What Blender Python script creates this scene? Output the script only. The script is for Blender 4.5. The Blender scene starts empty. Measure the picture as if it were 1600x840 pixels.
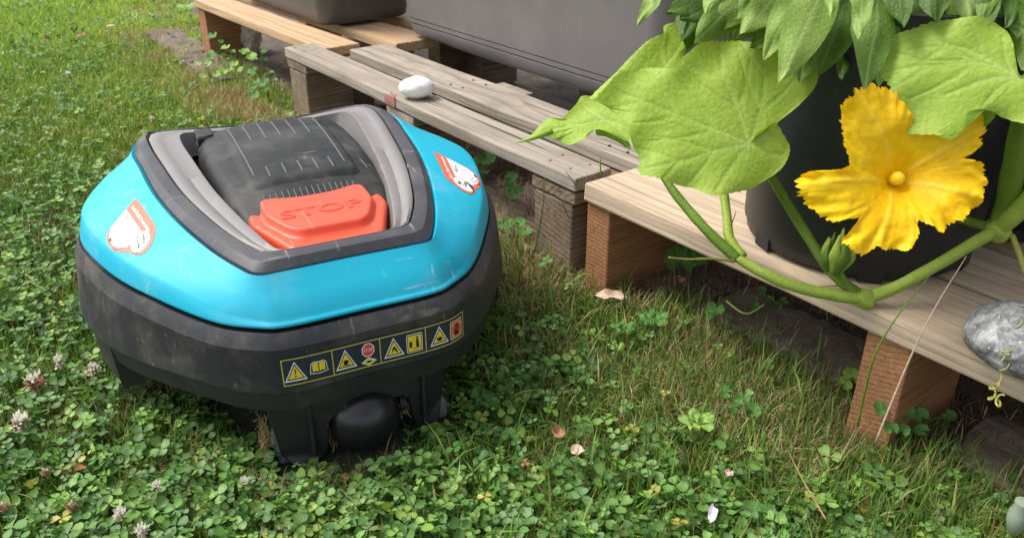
import bpy, bmesh, math, random
import numpy as np
from mathutils import Vector, Matrix, noise
from mathutils.bvhtree import BVHTree
random.seed(7); rng = np.random.default_rng(7)
S = bpy.context.scene
COL = S.collection
R = math.radians
# ---------------------------------------------------------------- camera, light, exposure
F_PX, CX, CY, PITCH, CAMH = 1300.0, 800.0, 420.0, R(27.5), 0.5
cam_d = bpy.data.cameras.new('camera'); cam = bpy.data.objects.new('camera', cam_d); COL.objects.link(cam)
cam_d.sensor_width = 36; cam_d.lens = F_PX / 1600 * 36; cam_d.clip_start = 0.02; cam_d.clip_end = 400
cam.location = (0, 0, CAMH); cam.rotation_euler = (math.pi/2 - PITCH, 0, 0)
cam_d.dof.use_dof = True; cam_d.dof.focus_distance = 0.86; cam_d.dof.aperture_fstop = 14
S.camera = cam
S.render.resolution_x, S.render.resolution_y = 1024, 537
SUN_EL, SUN_AZ = R(56), R(-78)          # azimuth from +Y towards +X; sun stands to the left
w = bpy.data.worlds.new('World'); S.world = w; w.use_nodes = True
nt = w.node_tree; bg = nt.nodes['Background']
sky = nt.nodes.new('ShaderNodeTexSky'); sky.sky_type = 'NISHITA'; sky.sun_disc = False
sky.sun_elevation = SUN_EL; sky.sun_rotation = SUN_AZ; sky.dust_density = 3.0; sky.air_density = 1.0; sky.ozone_density = 1.0
hs = nt.nodes.new('ShaderNodeHueSaturation'); hs.inputs['Saturation'].default_value = 0.35   # hazy overcast: sky nearly grey
nt.links.new(sky.outputs[0], hs.inputs['Color']); nt.links.new(hs.outputs[0], bg.inputs['Color'])
bg.inputs['Strength'].default_value = 0.15
sd = bpy.data.lights.new('sun', 'SUN'); sun = bpy.data.objects.new('sun', sd); COL.objects.link(sun)
sd.energy = 1.85; sd.angle = R(22); sd.color = (1, 0.955, 0.89)
dvec = Vector((math.sin(SUN_AZ)*math.cos(SUN_EL), math.cos(SUN_AZ)*math.cos(SUN_EL), math.sin(SUN_EL)))
sun.rotation_euler = dvec.to_track_quat('Z', 'Y').to_euler()
S.view_settings.view_transform = 'Standard'; S.view_settings.look = 'None'
S.view_settings.exposure = 0.95; S.view_settings.gamma = 1
# ---------------------------------------------------------------- helpers
CF = Vector((0, math.cos(PITCH), -math.sin(PITCH))); CU = Vector((0, math.sin(PITCH), math.cos(PITCH)))
def ray(x, y, depth):
    """world point measured on the photograph, at a given depth in metres"""
    return Vector((0, 0, CAMH)) + depth*(CF + Vector((1, 0, 0))*((x-CX)/F_PX) - CU*((y-CY)/F_PX))
def onz(x, y, z):
    d = ray(x, y, 1) - Vector((0, 0, CAMH)); return Vector((0, 0, CAMH)) + d*((z-CAMH)/d.z)
def onplane(x, y, p, nrm):
    o = Vector((0, 0, CAMH)); d = ray(x, y, 1) - o; return o + d*((p-o).dot(nrm)/d.dot(nrm))
def thing(name, label, cat, loc=(0, 0, 0), rz=0, group=None):
    o = bpy.data.objects.new(name, None); COL.objects.link(o); o.empty_display_size = .05
    o.location = loc; o.rotation_euler = (0, 0, rz); o['label'] = label; o['category'] = cat
    if group: o['group'] = group
    return o
def tag(o, label=None, cat=None, group=None, kind=None):
    if label: o['label'] = label
    if cat: o['category'] = cat
    if group: o['group'] = group
    if kind: o['kind'] = kind
    return o
def mesh(name, vs, fs, mats, parent=None, smooth=True, mi=None, attrs=None, cols=None):
    me = bpy.data.meshes.new(name); me.from_pydata([tuple(v) for v in vs], [], fs)
    for m in (mats if isinstance(mats, (list, tuple)) else [mats]): me.materials.append(m)
    if smooth: me.polygons.foreach_set('use_smooth', [True]*len(me.polygons))
    if mi is not None: me.polygons.foreach_set('material_index', mi)
    if attrs:
        for k, a in attrs.items():
            at = me.attributes.new(k, 'FLOAT', 'POINT'); at.data.foreach_set('value', np.asarray(a, 'f'))
    me.update(); o = bpy.data.objects.new(name, me); COL.objects.link(o)
    if parent: o.parent = parent
    return o
def fast_mesh(name, V, loops, starts, col, mat, parent=None):
    me = bpy.data.meshes.new(name); me.vertices.add(len(V)); me.vertices.foreach_set('co', V.astype('f').ravel())
    me.loops.add(len(loops)); me.loops.foreach_set('vertex_index', loops.astype('i'))
    me.polygons.add(len(starts)); me.polygons.foreach_set('loop_start', starts.astype('i'))
    me.polygons.foreach_set('use_smooth', np.ones(len(starts), bool))
    at = me.color_attributes.new('Col', 'FLOAT_COLOR', 'POINT')
    at.data.foreach_set('color', np.c_[col, np.ones(len(col))].astype('f').ravel())
    me.materials.append(mat); me.update(calc_edges=True)
    o = bpy.data.objects.new(name, me); COL.objects.link(o)
    if parent: o.parent = parent
    return o
def bevel(o, w_, seg=2, ang=35):
    m = o.modifiers.new('b', 'BEVEL'); m.width = w_; m.segments = seg; m.limit_method = 'ANGLE'; m.angle_limit = R(ang); return o
def sub(o, n=1):
    m = o.modifiers.new('s', 'SUBSURF'); m.levels = m.render_levels = n; return o
def crom(pts, n, closed=True):
    """Catmull-Rom through points, n samples, even arc length"""
    P = np.array(pts, float); k = len(P); out = []
    segs = k if closed else k-1
    for i in range(segs):
        if closed: p0, p1, p2, p3 = P[(i-1) % k], P[i], P[(i+1) % k], P[(i+2) % k]
        else: p0, p1, p2, p3 = P[max(i-1, 0)], P[i], P[i+1], P[min(i+2, k-1)]
        for t in np.linspace(0, 1, 16, endpoint=False):
            out.append(.5*((2*p1)+(-p0+p2)*t+(2*p0-5*p1+4*p2-p3)*t*t+(-p0+3*p1-3*p2+p3)*t**3))
    out.append(P[0] if closed else P[-1]); out = np.array(out)
    d = np.r_[0, np.cumsum(np.linalg.norm(np.diff(out, axis=0), axis=1))]
    t = np.linspace(0, d[-1], n, endpoint=not closed)
    return np.stack([np.interp(t, d, out[:, j]) for j in range(P.shape[1])], 1)
def tube(name, pts, rad, mat, parent=None, seg=10, n=None, bump_=0.0):
    P = crom([tuple(p) for p in pts], n or max(8, len(pts)*6), False) if len(pts) > 2 else np.array([tuple(p) for p in pts])
    m = len(P); rr = np.interp(np.linspace(0, 1, m), np.linspace(0, 1, len(rad)), rad) if hasattr(rad, '__len__') else np.full(m, rad)
    vs, fs = [], []
    up = Vector((0.13, 0.21, 1)).normalized(); side = None
    for i in range(m):
        t = Vector(P[min(i+1, m-1)]-P[max(i-1, 0)]).normalized()
        if side is None: side = t.cross(up).normalized()
        side = (side - t*side.dot(t)).normalized(); b = t.cross(side)
        for k in range(seg):
            a = 2*math.pi*k/seg; r_ = rr[i]*(1+bump_*math.cos(5*a)+.03*math.sin(i*.5+k))
            vs.append(Vector(P[i])+side*(r_*math.cos(a))+b*(r_*math.sin(a)))
    for i in range(m-1):
        for k in range(seg):
            fs.append((i*seg+k, i*seg+(k+1) % seg, (i+1)*seg+(k+1) % seg, (i+1)*seg+k))
    fs.append(tuple(range(seg))[::-1]); fs.append(tuple((m-1)*seg+k for k in range(seg)))
    return mesh(name, vs, fs, mat, parent)
# ---------------------------------------------------------------- materials
def newmat(name):
    m = bpy.data.materials.new(name); m.use_nodes = True; t = m.node_tree
    return m, t, t.nodes['Principled BSDF']
def nd(t, typ, **kw):
    n_ = t.nodes.new(typ)
    for k, v in kw.items(): setattr(n_, k, v)
    return n_
def lk(t, a, b): t.links.new(a, b)
def noise_n(t, vec, scale, detail=4, rough=.55, dist=0):
    n_ = nd(t, 'ShaderNodeTexNoise'); n_.inputs['Scale'].default_value = scale; n_.inputs['Detail'].default_value = detail
    n_.inputs['Roughness'].default_value = rough; n_.inputs['Distortion'].default_value = dist
    if vec is not None: lk(t, vec, n_.inputs['Vector'])
    return n_.outputs['Fac']
def ramp(t, fac, stops):
    r_ = nd(t, 'ShaderNodeValToRGB'); e = r_.color_ramp.elements
    while len(e) < len(stops): e.new(.5)
    for el, (p, c) in zip(e, stops):
        el.position = p; el.color = (*c, 1) if hasattr(c, '__len__') else (c, c, c, 1)
    lk(t, fac, r_.inputs['Fac']); return r_.outputs['Color']
def mixc(t, fac, a, b, mode='MIX'):
    m = nd(t, 'ShaderNodeMix'); m.data_type = 'RGBA'; m.blend_type = mode
    for s_, v in ((0, fac), (6, a), (7, b)):
        if hasattr(v, 'links') or hasattr(v, 'is_linked'): lk(t, v, m.inputs[s_])
        elif s_ == 0: m.inputs[0].default_value = v
        else: m.inputs[s_].default_value = (*v, 1)
    return m.outputs[2]
def mathn(t, op, a, b=None):
    m = nd(t, 'ShaderNodeMath', operation=op)
    for i, v in enumerate((a, b)):
        if v is None: continue
        if hasattr(v, 'is_linked'): lk(t, v, m.inputs[i])
        else: m.inputs[i].default_value = v
    return m.outputs[0]
def bumpn(t, h, strength, dist, bsdf):
    b = nd(t, 'ShaderNodeBump'); b.inputs['Strength'].default_value = strength; b.inputs['Distance'].default_value = dist
    lk(t, h, b.inputs['Height']); lk(t, b.outputs[0], bsdf.inputs['Normal'])
def objvec(t, scale=(1, 1, 1), rnd=True):
    c = nd(t, 'ShaderNodeTexCoord'); mp = nd(t, 'ShaderNodeMapping'); mp.inputs['Scale'].default_value = scale
    if rnd:
        oi = nd(t, 'ShaderNodeObjectInfo'); cm = nd(t, 'ShaderNodeVectorMath', operation='SCALE'); cm.inputs[0].default_value = (7, 5, 3)
        lk(t, oi.outputs['Random'], cm.inputs['Scale'])
        ad = nd(t, 'ShaderNodeVectorMath', operation='ADD'); lk(t, c.outputs['Object'], ad.inputs[0]); lk(t, cm.outputs[0], ad.inputs[1])
        lk(t, ad.outputs[0], mp.inputs['Vector'])
    else: lk(t, c.outputs['Object'], mp.inputs['Vector'])
    return mp.outputs[0]
def plastic(name, col, dust=(.35, .33, .3), amt=.25, rough=.5, fine=.15, scratch=.5, coat=0, dustscale=9, spec=.5):
    m, t, b = newmat(name); v = objvec(t, rnd=False)
    n1 = noise_n(t, v, dustscale, 8, .7); n2 = noise_n(t, v, 90, 4, .7)
    d = mathn(t, 'MULTIPLY', ramp(t, n1, [(.47, 0), (.68, 1)]), ramp(t, n2, [(.3, .35), (.7, 1)]))
    # scratches: very stretched noise, thresholded, two directions
    tot = None
    for sc, rot in (((14, 230, 60), .5), ((240, 12, 60), -.35)):
        c = nd(t, 'ShaderNodeTexCoord'); mp = nd(t, 'ShaderNodeMapping'); mp.inputs['Rotation'].default_value = (0, 0, rot); mp.inputs['Scale'].default_value = sc
        lk(t, c.outputs['Object'], mp.inputs['Vector'])
        s_ = ramp(t, noise_n(t, mp.outputs[0], 1, 2, .5), [(.63, 0), (.70, 1)])
        tot = s_ if tot is None else mathn(t, 'MAXIMUM', tot, s_)
    patch = ramp(t, noise_n(t, v, 16, 3, .6), [(.5, 0), (.62, 1)])
    sc_ = mathn(t, 'MULTIPLY', mathn(t, 'MULTIPLY', tot, patch), scratch)
    fac = mathn(t, 'MAXIMUM', mathn(t, 'MULTIPLY', d, amt), sc_)
    lk(t, mixc(t, fac, col, dust), b.inputs['Base Color'])
    rr = mathn(t, 'ADD', mathn(t, 'MULTIPLY', fac, .4), rough); lk(t, rr, b.inputs['Roughness'])
    bumpn(t, noise_n(t, v, 900, 2, .6), fine, .0004, b); b.inputs['Specular IOR Level'].default_value = spec
    if coat: b.inputs['Coat Weight'].default_value = coat; b.inputs['Coat Roughness'].default_value = .3
    return m
def flat(name, col, rough=.45):
    m, t, b = newmat(name); v = objvec(t, rnd=False)
    n_ = noise_n(t, v, 160, 3); c2 = tuple(x*.8 for x in col)
    lk(t, mixc(t, n_, c2, col), b.inputs['Base Color']); b.inputs['Roughness'].default_value = rough; return m
def wood(name, light, dark, ringcol, grey=0.0, crack=.5, freq=140, stain=.4, stainc=(.05, .045, .03), rough=.75):
    """object X is along the grain; rings are cylinders around X so ends show arcs, faces show long lines"""
    m, t, b = newmat(name); v = objvec(t)
    sx = nd(t, 'ShaderNodeSeparateXYZ'); lk(t, v, sx.inputs[0])
    wob = noise_n(t, v, 5, 2); mp = nd(t, 'ShaderNodeMapping'); mp.inputs['Scale'].default_value = (.6, 7, 7); lk(t, v, mp.inputs[0])
    wob2 = noise_n(t, mp.outputs[0], 1.6, 3)
    y = mathn(t, 'ADD', mathn(t, 'FRACT', sx.outputs[1]), mathn(t, 'MULTIPLY', wob2, .05)); z = mathn(t, 'ADD', mathn(t, 'FRACT', sx.outputs[2]), mathn(t, 'MULTIPLY', wob, .02))
    rad = mathn(t, 'SQRT', mathn(t, 'ADD', mathn(t, 'POWER', mathn(t, 'SUBTRACT', y, .5), 2), mathn(t, 'POWER', mathn(t, 'SUBTRACT', z, .35), 2)))
    ring = mathn(t, 'FRACT', mathn(t, 'MULTIPLY', rad, freq))
    ringf = ramp(t, ring, [(0, .1), (.55, .0), (.9, 1), (1, .1)])
    mp2 = nd(t, 'ShaderNodeMapping'); mp2.inputs['Scale'].default_value = (5, 260, 260); lk(t, v, mp2.inputs[0])
    fib = noise_n(t, mp2.outputs[0], 1, 5, .65)
    mp3 = nd(t, 'ShaderNodeMapping'); mp3.inputs['Scale'].default_value = (3, 70, 70); lk(t, v, mp3.inputs[0])
    streak = noise_n(t, mp3.outputs[0], 1, 4, .6)
    c = mixc(t, ramp(t, streak, [(.3, 0), (.7, 1)]), light, dark)
    c = mixc(t, mathn(t, 'MULTIPLY', ringf, .55), c, ringcol)
    c = mixc(t, mathn(t, 'MULTIPLY', ramp(t, fib, [(.35, 1), (.6, 0)]), .5), c, tuple(x*.45 for x in dark))
    big = noise_n(t, v, 11, 6, .65)
    c = mixc(t, mathn(t, 'MULTIPLY', ramp(t, big, [(.52, 0), (.72, 1)]), stain), c, stainc)
    mp4 = nd(t, 'ShaderNodeMapping'); mp4.inputs['Scale'].default_value = (2.2, 150, 150); lk(t, v, mp4.inputs[0])
    cr = ramp(t, noise_n(t, mp4.outputs[0], 1, 2, .5), [(.66, 0), (.70, 1)])
    c = mixc(t, mathn(t, 'MULTIPLY', cr, crack), c, (.02, .017, .013))
    lk(t, c, b.inputs['Base Color']); b.inputs['Roughness'].default_value = rough; b.inputs['Specular IOR Level'].default_value = .25
    h = mathn(t, 'ADD', mathn(t, 'MULTIPLY', fib, 1.0), mathn(t, 'MULTIPLY', mathn(t, 'ADD', ringf, cr), -.5))
    bumpn(t, h, .55, .0012, b); return m
def vcol(name, trans=.3, rough=.55, spec=.3, tint=(1.25, 1.25, .5)):
    m, t, b = newmat(name); a = nd(t, 'ShaderNodeVertexColor'); a.layer_name = 'Col'
    lk(t, a.outputs[0], b.inputs['Base Color']); b.inputs['Roughness'].default_value = rough; b.inputs['Specular IOR Level'].default_value = spec
    tr = nd(t, 'ShaderNodeBsdfTranslucent'); lk(t, mixc(t, 1, a.outputs[0], tint, 'MULTIPLY'), tr.inputs[0])
    mx = nd(t, 'ShaderNodeMixShader'); mx.inputs[0].default_value = trans
    lk(t, b.outputs[0], mx.inputs[1]); lk(t, tr.outputs[0], mx.inputs[2]); lk(t, mx.outputs[0], t.nodes['Material Output'].inputs[0]); return m
def leafmat(name, ca, cb, vein, trans=.35, scale=30, rough=.5, vs=.7, trc=None):
    m, t, b = newmat(name); v = objvec(t, rnd=False)
    at = nd(t, 'ShaderNodeAttribute'); at.attribute_name = 'vein'
    n1 = noise_n(t, v, scale, 5, .6); n2 = noise_n(t, v, scale*9, 3, .6)
    c = mixc(t, ramp(t, n1, [(.3, 0), (.7, 1)]), ca, cb); c = mixc(t, mathn(t, 'MULTIPLY', ramp(t, n2, [(.4, 0), (.7, 1)]), .4), c, tuple(x*.7 for x in ca))
    c = mixc(t, mathn(t, 'MULTIPLY', at.outputs['Fac'], vs), c, vein)
    lk(t, c, b.inputs['Base Color']); b.inputs['Roughness'].default_value = rough; b.inputs['Specular IOR Level'].default_value = .3
    vo = nd(t, 'ShaderNodeTexVoronoi'); vo.feature = 'DISTANCE_TO_EDGE'; vo.inputs['Scale'].default_value = scale*7; lk(t, v, vo.inputs['Vector'])
    bumpn(t, mathn(t, 'ADD', ramp(t, vo.outputs['Distance'], [(0, 0), (.25, 1)]), n2), .35, .0006, b)
    tr = nd(t, 'ShaderNodeBsdfTranslucent'); lk(t, mixc(t, 1, c, trc or (1.3, 1.25, .5), 'MULTIPLY'), tr.inputs[0])
    mx = nd(t, 'ShaderNodeMixShader'); mx.inputs[0].default_value = trans
    lk(t, b.outputs[0], mx.inputs[1]); lk(t, tr.outputs[0], mx.inputs[2]); lk(t, mx.outputs[0], t.nodes['Material Output'].inputs[0]); return m
def rock(name, a, b_, c_, sc=25, th=.5, bstr=.4, rough=.7):
    m, t, b = newmat(name); v = objvec(t, rnd=False)
    n1 = noise_n(t, v, sc, 8, .7, 1.5); n2 = noise_n(t, v, sc*5, 4, .7)
    c = mixc(t, ramp(t, n1, [(th-.12, 0), (th+.12, 1)]), a, b_); c = mixc(t, ramp(t, n2, [(.6, 0), (.72, 1)]), c, c_)
    lk(t, c, b.inputs['Base Color']); b.inputs['Roughness'].default_value = rough
    bumpn(t, mathn(t, 'ADD', n1, n2), bstr, .002, b); return m
M = {}
M['teal'] = plastic('teal_plastic', (.004, .36, .505), (.33, .50, .52), .30, .52, .08, .5, spec=.38)
M['body'] = plastic('charcoal_plastic', (.023, .024, .028), (.19, .155, .115), .55, .5, .3, .7, dustscale=17, spec=.4)
M['ring'] = plastic('ring_plastic', (.036, .035, .040), (.24, .22, .2), .4, .46, .3, .9)
M['strip'] = plastic('warm_grey_plastic', (.175, .162, .156), (.4, .38, .35), .2, .5, .1, .2)
M['well'] = plastic('well_plastic', (.014, .014, .015), (.12, .11, .1), .3, .5, .1, .4)
M['hood'] = plastic('hood_plastic', (.015, .0155, .015), (.15, .145, .13), .7, .5, .2, .9, dustscale=9, spec=.25)
M['rib'] = plastic('rib_plastic', (.055, .055, .053), (.14, .14, .13), .3, .5, .1, .3)
M['orange'] = plastic('orange_plastic', (.74, .070, .024), (.82, .33, .22), .12, .42, .05, .3)
M['orange_dk'] = flat('orange_relief_shade', (.62, .055, .020))  # embossed letters are the same orange; their relief shade is put into this darker colour
M['chassis'] = plastic('black_plastic', (.016, .017, .018), (.10, .10, .085), .4, .5, .2, .3)
M['skid'] = plastic('skid_grey', (.16, .17, .18), (.2, .18, .12), .5, .6, .2, .6)
M['wheel'] = plastic('wheel_black', (.010, .010, .012), (.12, .12, .12), .15, .28, .1, .8)
M['white'] = flat('white_print', (.82, .82, .84)); M['black'] = flat('black_print', (.012, .012, .014)); M['red'] = flat('red_print', (.75, .05, .06))
M['navy'] = flat('navy_label', (.022, .027, .045)); M['yellow'] = flat('yellow_print', (.80, .60, .04)); M['ylwline'] = flat('yellow_line', (.62, .46, .09))
M['salmon'] = flat('salmon_print', (.80, .14, .06)); M['amber'] = flat('amber_print', (.8, .33, .04))
M['greywood'] = wood('weathered_grey_wood', (.44, .385, .32), (.29, .245, .195), (.18, .14, .10), stain=.5, crack=.8, stainc=(.15, .115, .08))
M['greywood_brown'] = wood('weathered_brown_wood', (.30, .225, .155), (.19, .135, .09), (.10, .07, .045), stain=.5, crack=.8)
M['newwood'] = wood('fresh_pine_wood', (.66, .45, .27), (.50, .32, .18), (.36, .21, .11), stain=.12, crack=.25, stainc=(.25, .17, .1), freq=110)
M['newwood_w'] = wood('pale_pine_wood', (.60, .475, .34), (.48, .37, .26), (.38, .27, .18), stain=.2, crack=.3, stainc=(.2, .16, .12), freq=120)
M['orangewood'] = wood('orange_larch_wood', (.42, .215, .10), (.32, .15, .07), (.18, .075, .035), stain=.2, crack=.3, stainc=(.2, .1, .05), freq=190)
M['redpaint'] = flat('faded_red_paint', (.25, .09, .07), .8)
M['planter'] = plastic('taupe_planter_plastic', (.165, .153, .147), (.31, .285, .26), .3, .5, .15, .35, dustscale=8)
M['planter_dk'] = plastic('dark_planter_plastic', (.085, .075, .065), (.2, .18, .15), .3, .5, .15, .2)
M['groove'] = flat('groove_dark', (.03, .026, .024), .6)
M['pot'] = plastic('black_pot_plastic', (.012, .014, .014), (.08, .08, .075), .25, .45, .1, .3)
M['clover'] = vcol('clover_leaf', .22, .5, .35); M['grass'] = vcol('grass_blade', .3, .5, .3); M['straw'] = vcol('straw', .1, .8, .1, (1, 1, .8))
M['squash'] = leafmat('squash_leaf', (.27, .42, .045), (.40, .55, .085), (.50, .62, .22), .33, 26, .55, .55)
M['squash_dk'] = leafmat('squash_leaf_under', (.16, .30, .04), (.22, .38, .06), (.4, .5, .2), .4, 22, .55)
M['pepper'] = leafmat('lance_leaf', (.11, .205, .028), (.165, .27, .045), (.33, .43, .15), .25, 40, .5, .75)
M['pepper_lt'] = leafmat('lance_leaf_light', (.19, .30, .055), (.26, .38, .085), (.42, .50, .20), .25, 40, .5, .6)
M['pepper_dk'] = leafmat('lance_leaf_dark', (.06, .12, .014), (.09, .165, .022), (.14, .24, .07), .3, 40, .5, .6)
M['weed'] = leafmat('weed_leaf', (.07, .19, .035), (.12, .27, .06), (.22, .35, .12), .25, 60, .5, .6)
M['weed_lt'] = leafmat('weed_leaf_light', (.2, .36, .06), (.28, .45, .09), (.4, .5, .2), .3, 60, .5, .6)
M['petal'] = leafmat('squash_petal', (1.0, .57, .002), (1.0, .67, .006), (1.0, .72, .08), .30, 14, .5, .6, (1.0, .92, .3))
M['stem'] = leafmat('squash_stem', (.27, .38, .045), (.36, .47, .08), (.4, .5, .2), .1, 40, .5, 0)
M['stem_dk'] = leafmat('squash_stem_dark', (.12, .21, .02), (.17, .27, .035), (.4, .5, .2), .1, 40, .45, 0)
M['tendril'] = leafmat('tendril', (.30, .29, .06), (.38, .35, .09), (.4, .5, .2), .1, 40, .5, 0)
M['stoneW'] = rock('white_pebble', (.84, .83, .80), (.88, .87, .84), (.6, .57, .52), 12, .5, .08, .55)
M['stoneG'] = rock('veined_grey_stone', (.10, .105, .105), (.38, .38, .365), (.62, .62, .6), 60, .54, .35, .55)
M['stoneD'] = rock('beige_rock', (.42, .37, .30), (.55, .49, .40), (.25, .21, .16), 30, .5, .5, .8)
M['slab'] = rock('edging_concrete', (.12, .09, .065), (.20, .155, .12), (.05, .04, .03), 45, .5, 1.0, .95)
M['soil'] = rock('dark_soil', (.06, .043, .03), (.12, .09, .062), (.20, .155, .11), 28, .5, .9, .95)
M['dryleaf'] = rock('dry_brown_leaf', (.24, .11, .055), (.34, .17, .09), (.12, .06, .035), 60, .5, .4, .7)
M['paleleaf'] = rock('pale_dry_leaf', (.50, .36, .26), (.60, .44, .33), (.3, .2, .13), 60, .5, .4, .7)
M['feather'] = flat('white_petal', (.75, .75, .76), .6); M['pod'] = flat('pale_pod', (.24, .30, .22), .5)
M['nail'] = flat('rusty_nail', (.06, .04, .03), .6)
def groundmat():
    m, t, b = newmat('ground_soil'); c = nd(t, 'ShaderNodeTexCoord'); v = c.outputs['Object']
    n1 = noise_n(t, v, 9, 8, .7); n2 = noise_n(t, v, 120, 5, .7); n3 = noise_n(t, v, 1.2, 3)
    col = mixc(t, ramp(t, n2, [(.3, 0), (.7, 1)]), (.025, .035, .012), (.06, .065, .028))
    col = mixc(t, ramp(t, n1, [(.45, 0), (.65, 1)]), col, (.04, .06, .018))
    lk(t, col, b.inputs['Base Color']); b.inputs['Roughness'].default_value = .95
    bumpn(t, mathn(t, 'ADD', n1, n2), .8, .01, b); return m
M['ground'] = groundmat()
# ---------------------------------------------------------------- pallet frame: s along the front edge, n away from it
A0 = Vector((-.432, 1.589, 0)); AV = Vector((.597, -.802, 0)); NV = Vector((.802, .597, 0)); PROT = math.atan2(AV.y, AV.x)
def PW(s, n, z=0): return A0 + AV*s + NV*n + Vector((0, 0, z))
# ---------------------------------------------------------------- ground
def gz(x, y): return .006*noise.noise(Vector((x*3, y*3, 0))) + .003*noise.noise(Vector((x*11, y*11, 4)))
def build_ground():
    xs = np.r_[-60, -20, -8, np.linspace(-3.2, 2.0, 131), 6, 20, 60]; ys = np.r_[-60, -10, -2, np.linspace(.1, 3.8, 93), 7, 20, 60, 150]
    vs = [(x, y, (gz(x, y) if (-3.2 <= x <= 2 and .1 <= y <= 3.8) else 0)-.004) for y in ys for x in xs]
    nx = len(xs); fs = [(j*nx+i, j*nx+i+1, (j+1)*nx+i+1, (j+1)*nx+i) for j in range(len(ys)-1) for i in range(nx-1)]
    o = mesh('ground', vs, fs, M['ground']); tag(o, kind='structure')
    # bare earth under and beside the pallets, a low uneven bank
    vs, fs = [], []; ss = np.linspace(-1.6, 2.1, 150); ns = np.linspace(-.01, .9, 40)
    for j, n_ in enumerate(ns):
        for s_ in ss:
            p = PW(s_, n_); h = min(1, j/3)*.009 + .006*noise.noise(Vector((p.x*14, p.y*14, 1)))*min(1, j/2) + .003*noise.noise(Vector((p.x*50, p.y*50, 1)))
            vs.append((p.x, p.y, h-.006 if j else -.012))
    fs = [(j*150+i, j*150+i+1, (j+1)*150+i+1, (j+1)*150+i) for j in range(39) for i in range(149)]
    tag(mesh('soil', vs, fs, M['soil']), kind='structure')
build_ground()
# ---------------------------------------------------------------- planks
def plank_mesh(L, W, T, nx=24, jit=.0008, chip=0.0, sd_=0):
    vs, fs = [], []; ny, nz = 4, 2
    r_ = random.Random(sd_)
    idx = {}
    def V(i, j, k):
        if (i, j, k) in idx: return idx[(i, j, k)]
        x, y, z = L*i/nx, W*j/ny, T*k/nz
        q = Vector((x*9+sd_, y*30, z*30)); x2 = x
        if i in (0, nx): x2 += (chip*noise.noise(Vector((sd_*3.1+i, y*60, z*60))))
        y2 = y + jit*2*noise.noise(q) + (.0012*noise.noise(Vector((x*4, sd_+j, 0))))
        z2 = z + jit*noise.noise(q+Vector((9, 9, 9))) + .0015*noise.noise(Vector((x*2.5, sd_*2, 5)))
        idx[(i, j, k)] = len(vs); vs.append((x2, y2, z2)); return idx[(i, j, k)]
    for i in range(nx):
        for j in range(ny):
            fs.append((V(i, j, nz), V(i+1, j, nz), V(i+1, j+1, nz), V(i, j+1, nz))); fs.append((V(i, j, 0), V(i, j+1, 0), V(i+1, j+1, 0), V(i+1, j, 0)))
        for k in range(nz):
            fs.append((V(i, 0, k), V(i+1, 0, k), V(i+1, 0, k+1), V(i, 0, k+1))); fs.append((V(i, ny, k), V(i, ny, k+1), V(i+1, ny, k+1), V(i+1, ny, k)))
    for j in range(ny):
        for k in range(nz):
            fs.append((V(0, j, k), V(0, j, k+1), V(0, j+1, k+1), V(0, j+1, k))); fs.append((V(nx, j, k), V(nx, j+1, k), V(nx, j+1, k+1), V(nx, j, k+1)))
    return vs, fs
PC = [0]
def plank(name, parent, s0, s1, n0, n1, z0, z1, mat, cross=False, rot=0, chip=.002, bw=.0022, label=None):
    PC[0] += 1
    if cross: L, W = n1-n0, s1-s0
    else: L, W = s1-s0, n1-n0
    vs, fs = plank_mesh(L, W, z1-z0, max(3, int(L/.03)), chip=chip, sd_=PC[0]*1.7)
    o = mesh(name, vs, fs, mat, parent, smooth=False); bevel(o, bw, 2, 50)
    if cross: o.location = (s1, n0, z0); o.rotation_euler = (0, 0, math.pi/2)
    else: o.location = (s0, n0, z0); o.rotation_euler = (0, 0, rot)
    if label: o['label'] = label
    return o
pa = thing('pallet', 'weathered grey wooden pallet with open gaps behind the robot mower', 'pallet', PW(0, 0), PROT, 'pallets along the lawn edge')
zt = .145
plank('plank', pa, 0, .848, 0, .058, zt-.018, zt, M['greywood'], chip=.003)
plank('plank', pa, .085, .866, .094, .172, zt-.019, zt-.0005, M['greywood'], chip=.003)
plank('plank', pa, .02, .85, .30, .36, zt-.019, zt-.001, M['greywood'], chip=.003)
plank('plank', pa, .02, .85, .38, .45, zt-.019, zt-.001, M['greywood'])
plank('plank', pa, .02, .85, .5, .6, zt-.019, zt-.001, M['greywood'])
for a_, b_ in ((.0, .085), (.385, .47), (.76, .845)):
    plank('stringer', pa, a_, b_, .003, .235, zt-.037, zt-.0215, M['greywood_brown'] if a_ != .385 else M['greywood'], cross=True)
    for n0_ in (.004, .40):
        plank('block', pa, a_+.006, b_-.006, n0_, n0_+.095, .018, zt-.0385, M['greywood_brown'], cross=True, chip=.001)
for n0_ in (.003, .40): plank('runner', pa, .004, .846, n0_, n0_+.09, -.004, .016, M['greywood_brown'])
o = mesh('paint_mark', [(.392, -.0012, .129), (.424, -.0012, .1285), (.424, -.0012, .1445), (.392, -.0012, .1435), (.398, .007, .1458), (.42, .006, .1462)], [(0, 1, 2, 3), (3, 2, 5, 4)], M['redpaint'], pa); o['label'] = 'faded red paint mark'
for s_, n_ in [(x+dx, y) for x in (.04, .425, .80) for dx in (-.018, .02) for y in (.018, .042, .112, .155)]:
    s2 = s_+random.uniform(-.006, .006); n2_ = n_+random.uniform(-.004, .004)
    if s2 < .09 and n_ > .1: continue
    v_ = [(s2+.0021*math.cos(a), n2_+.0021*math.sin(a), z) for z in (zt-.003, zt+.0007) for a in np.linspace(0, 2*math.pi, 10, endpoint=False)]
    mesh('nail', v_, [tuple(range(10, 20))]+[(i, (i+1) % 10, 10+(i+1) % 10, 10+i) for i in range(10)], M['nail'], pa, smooth=False)
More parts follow.
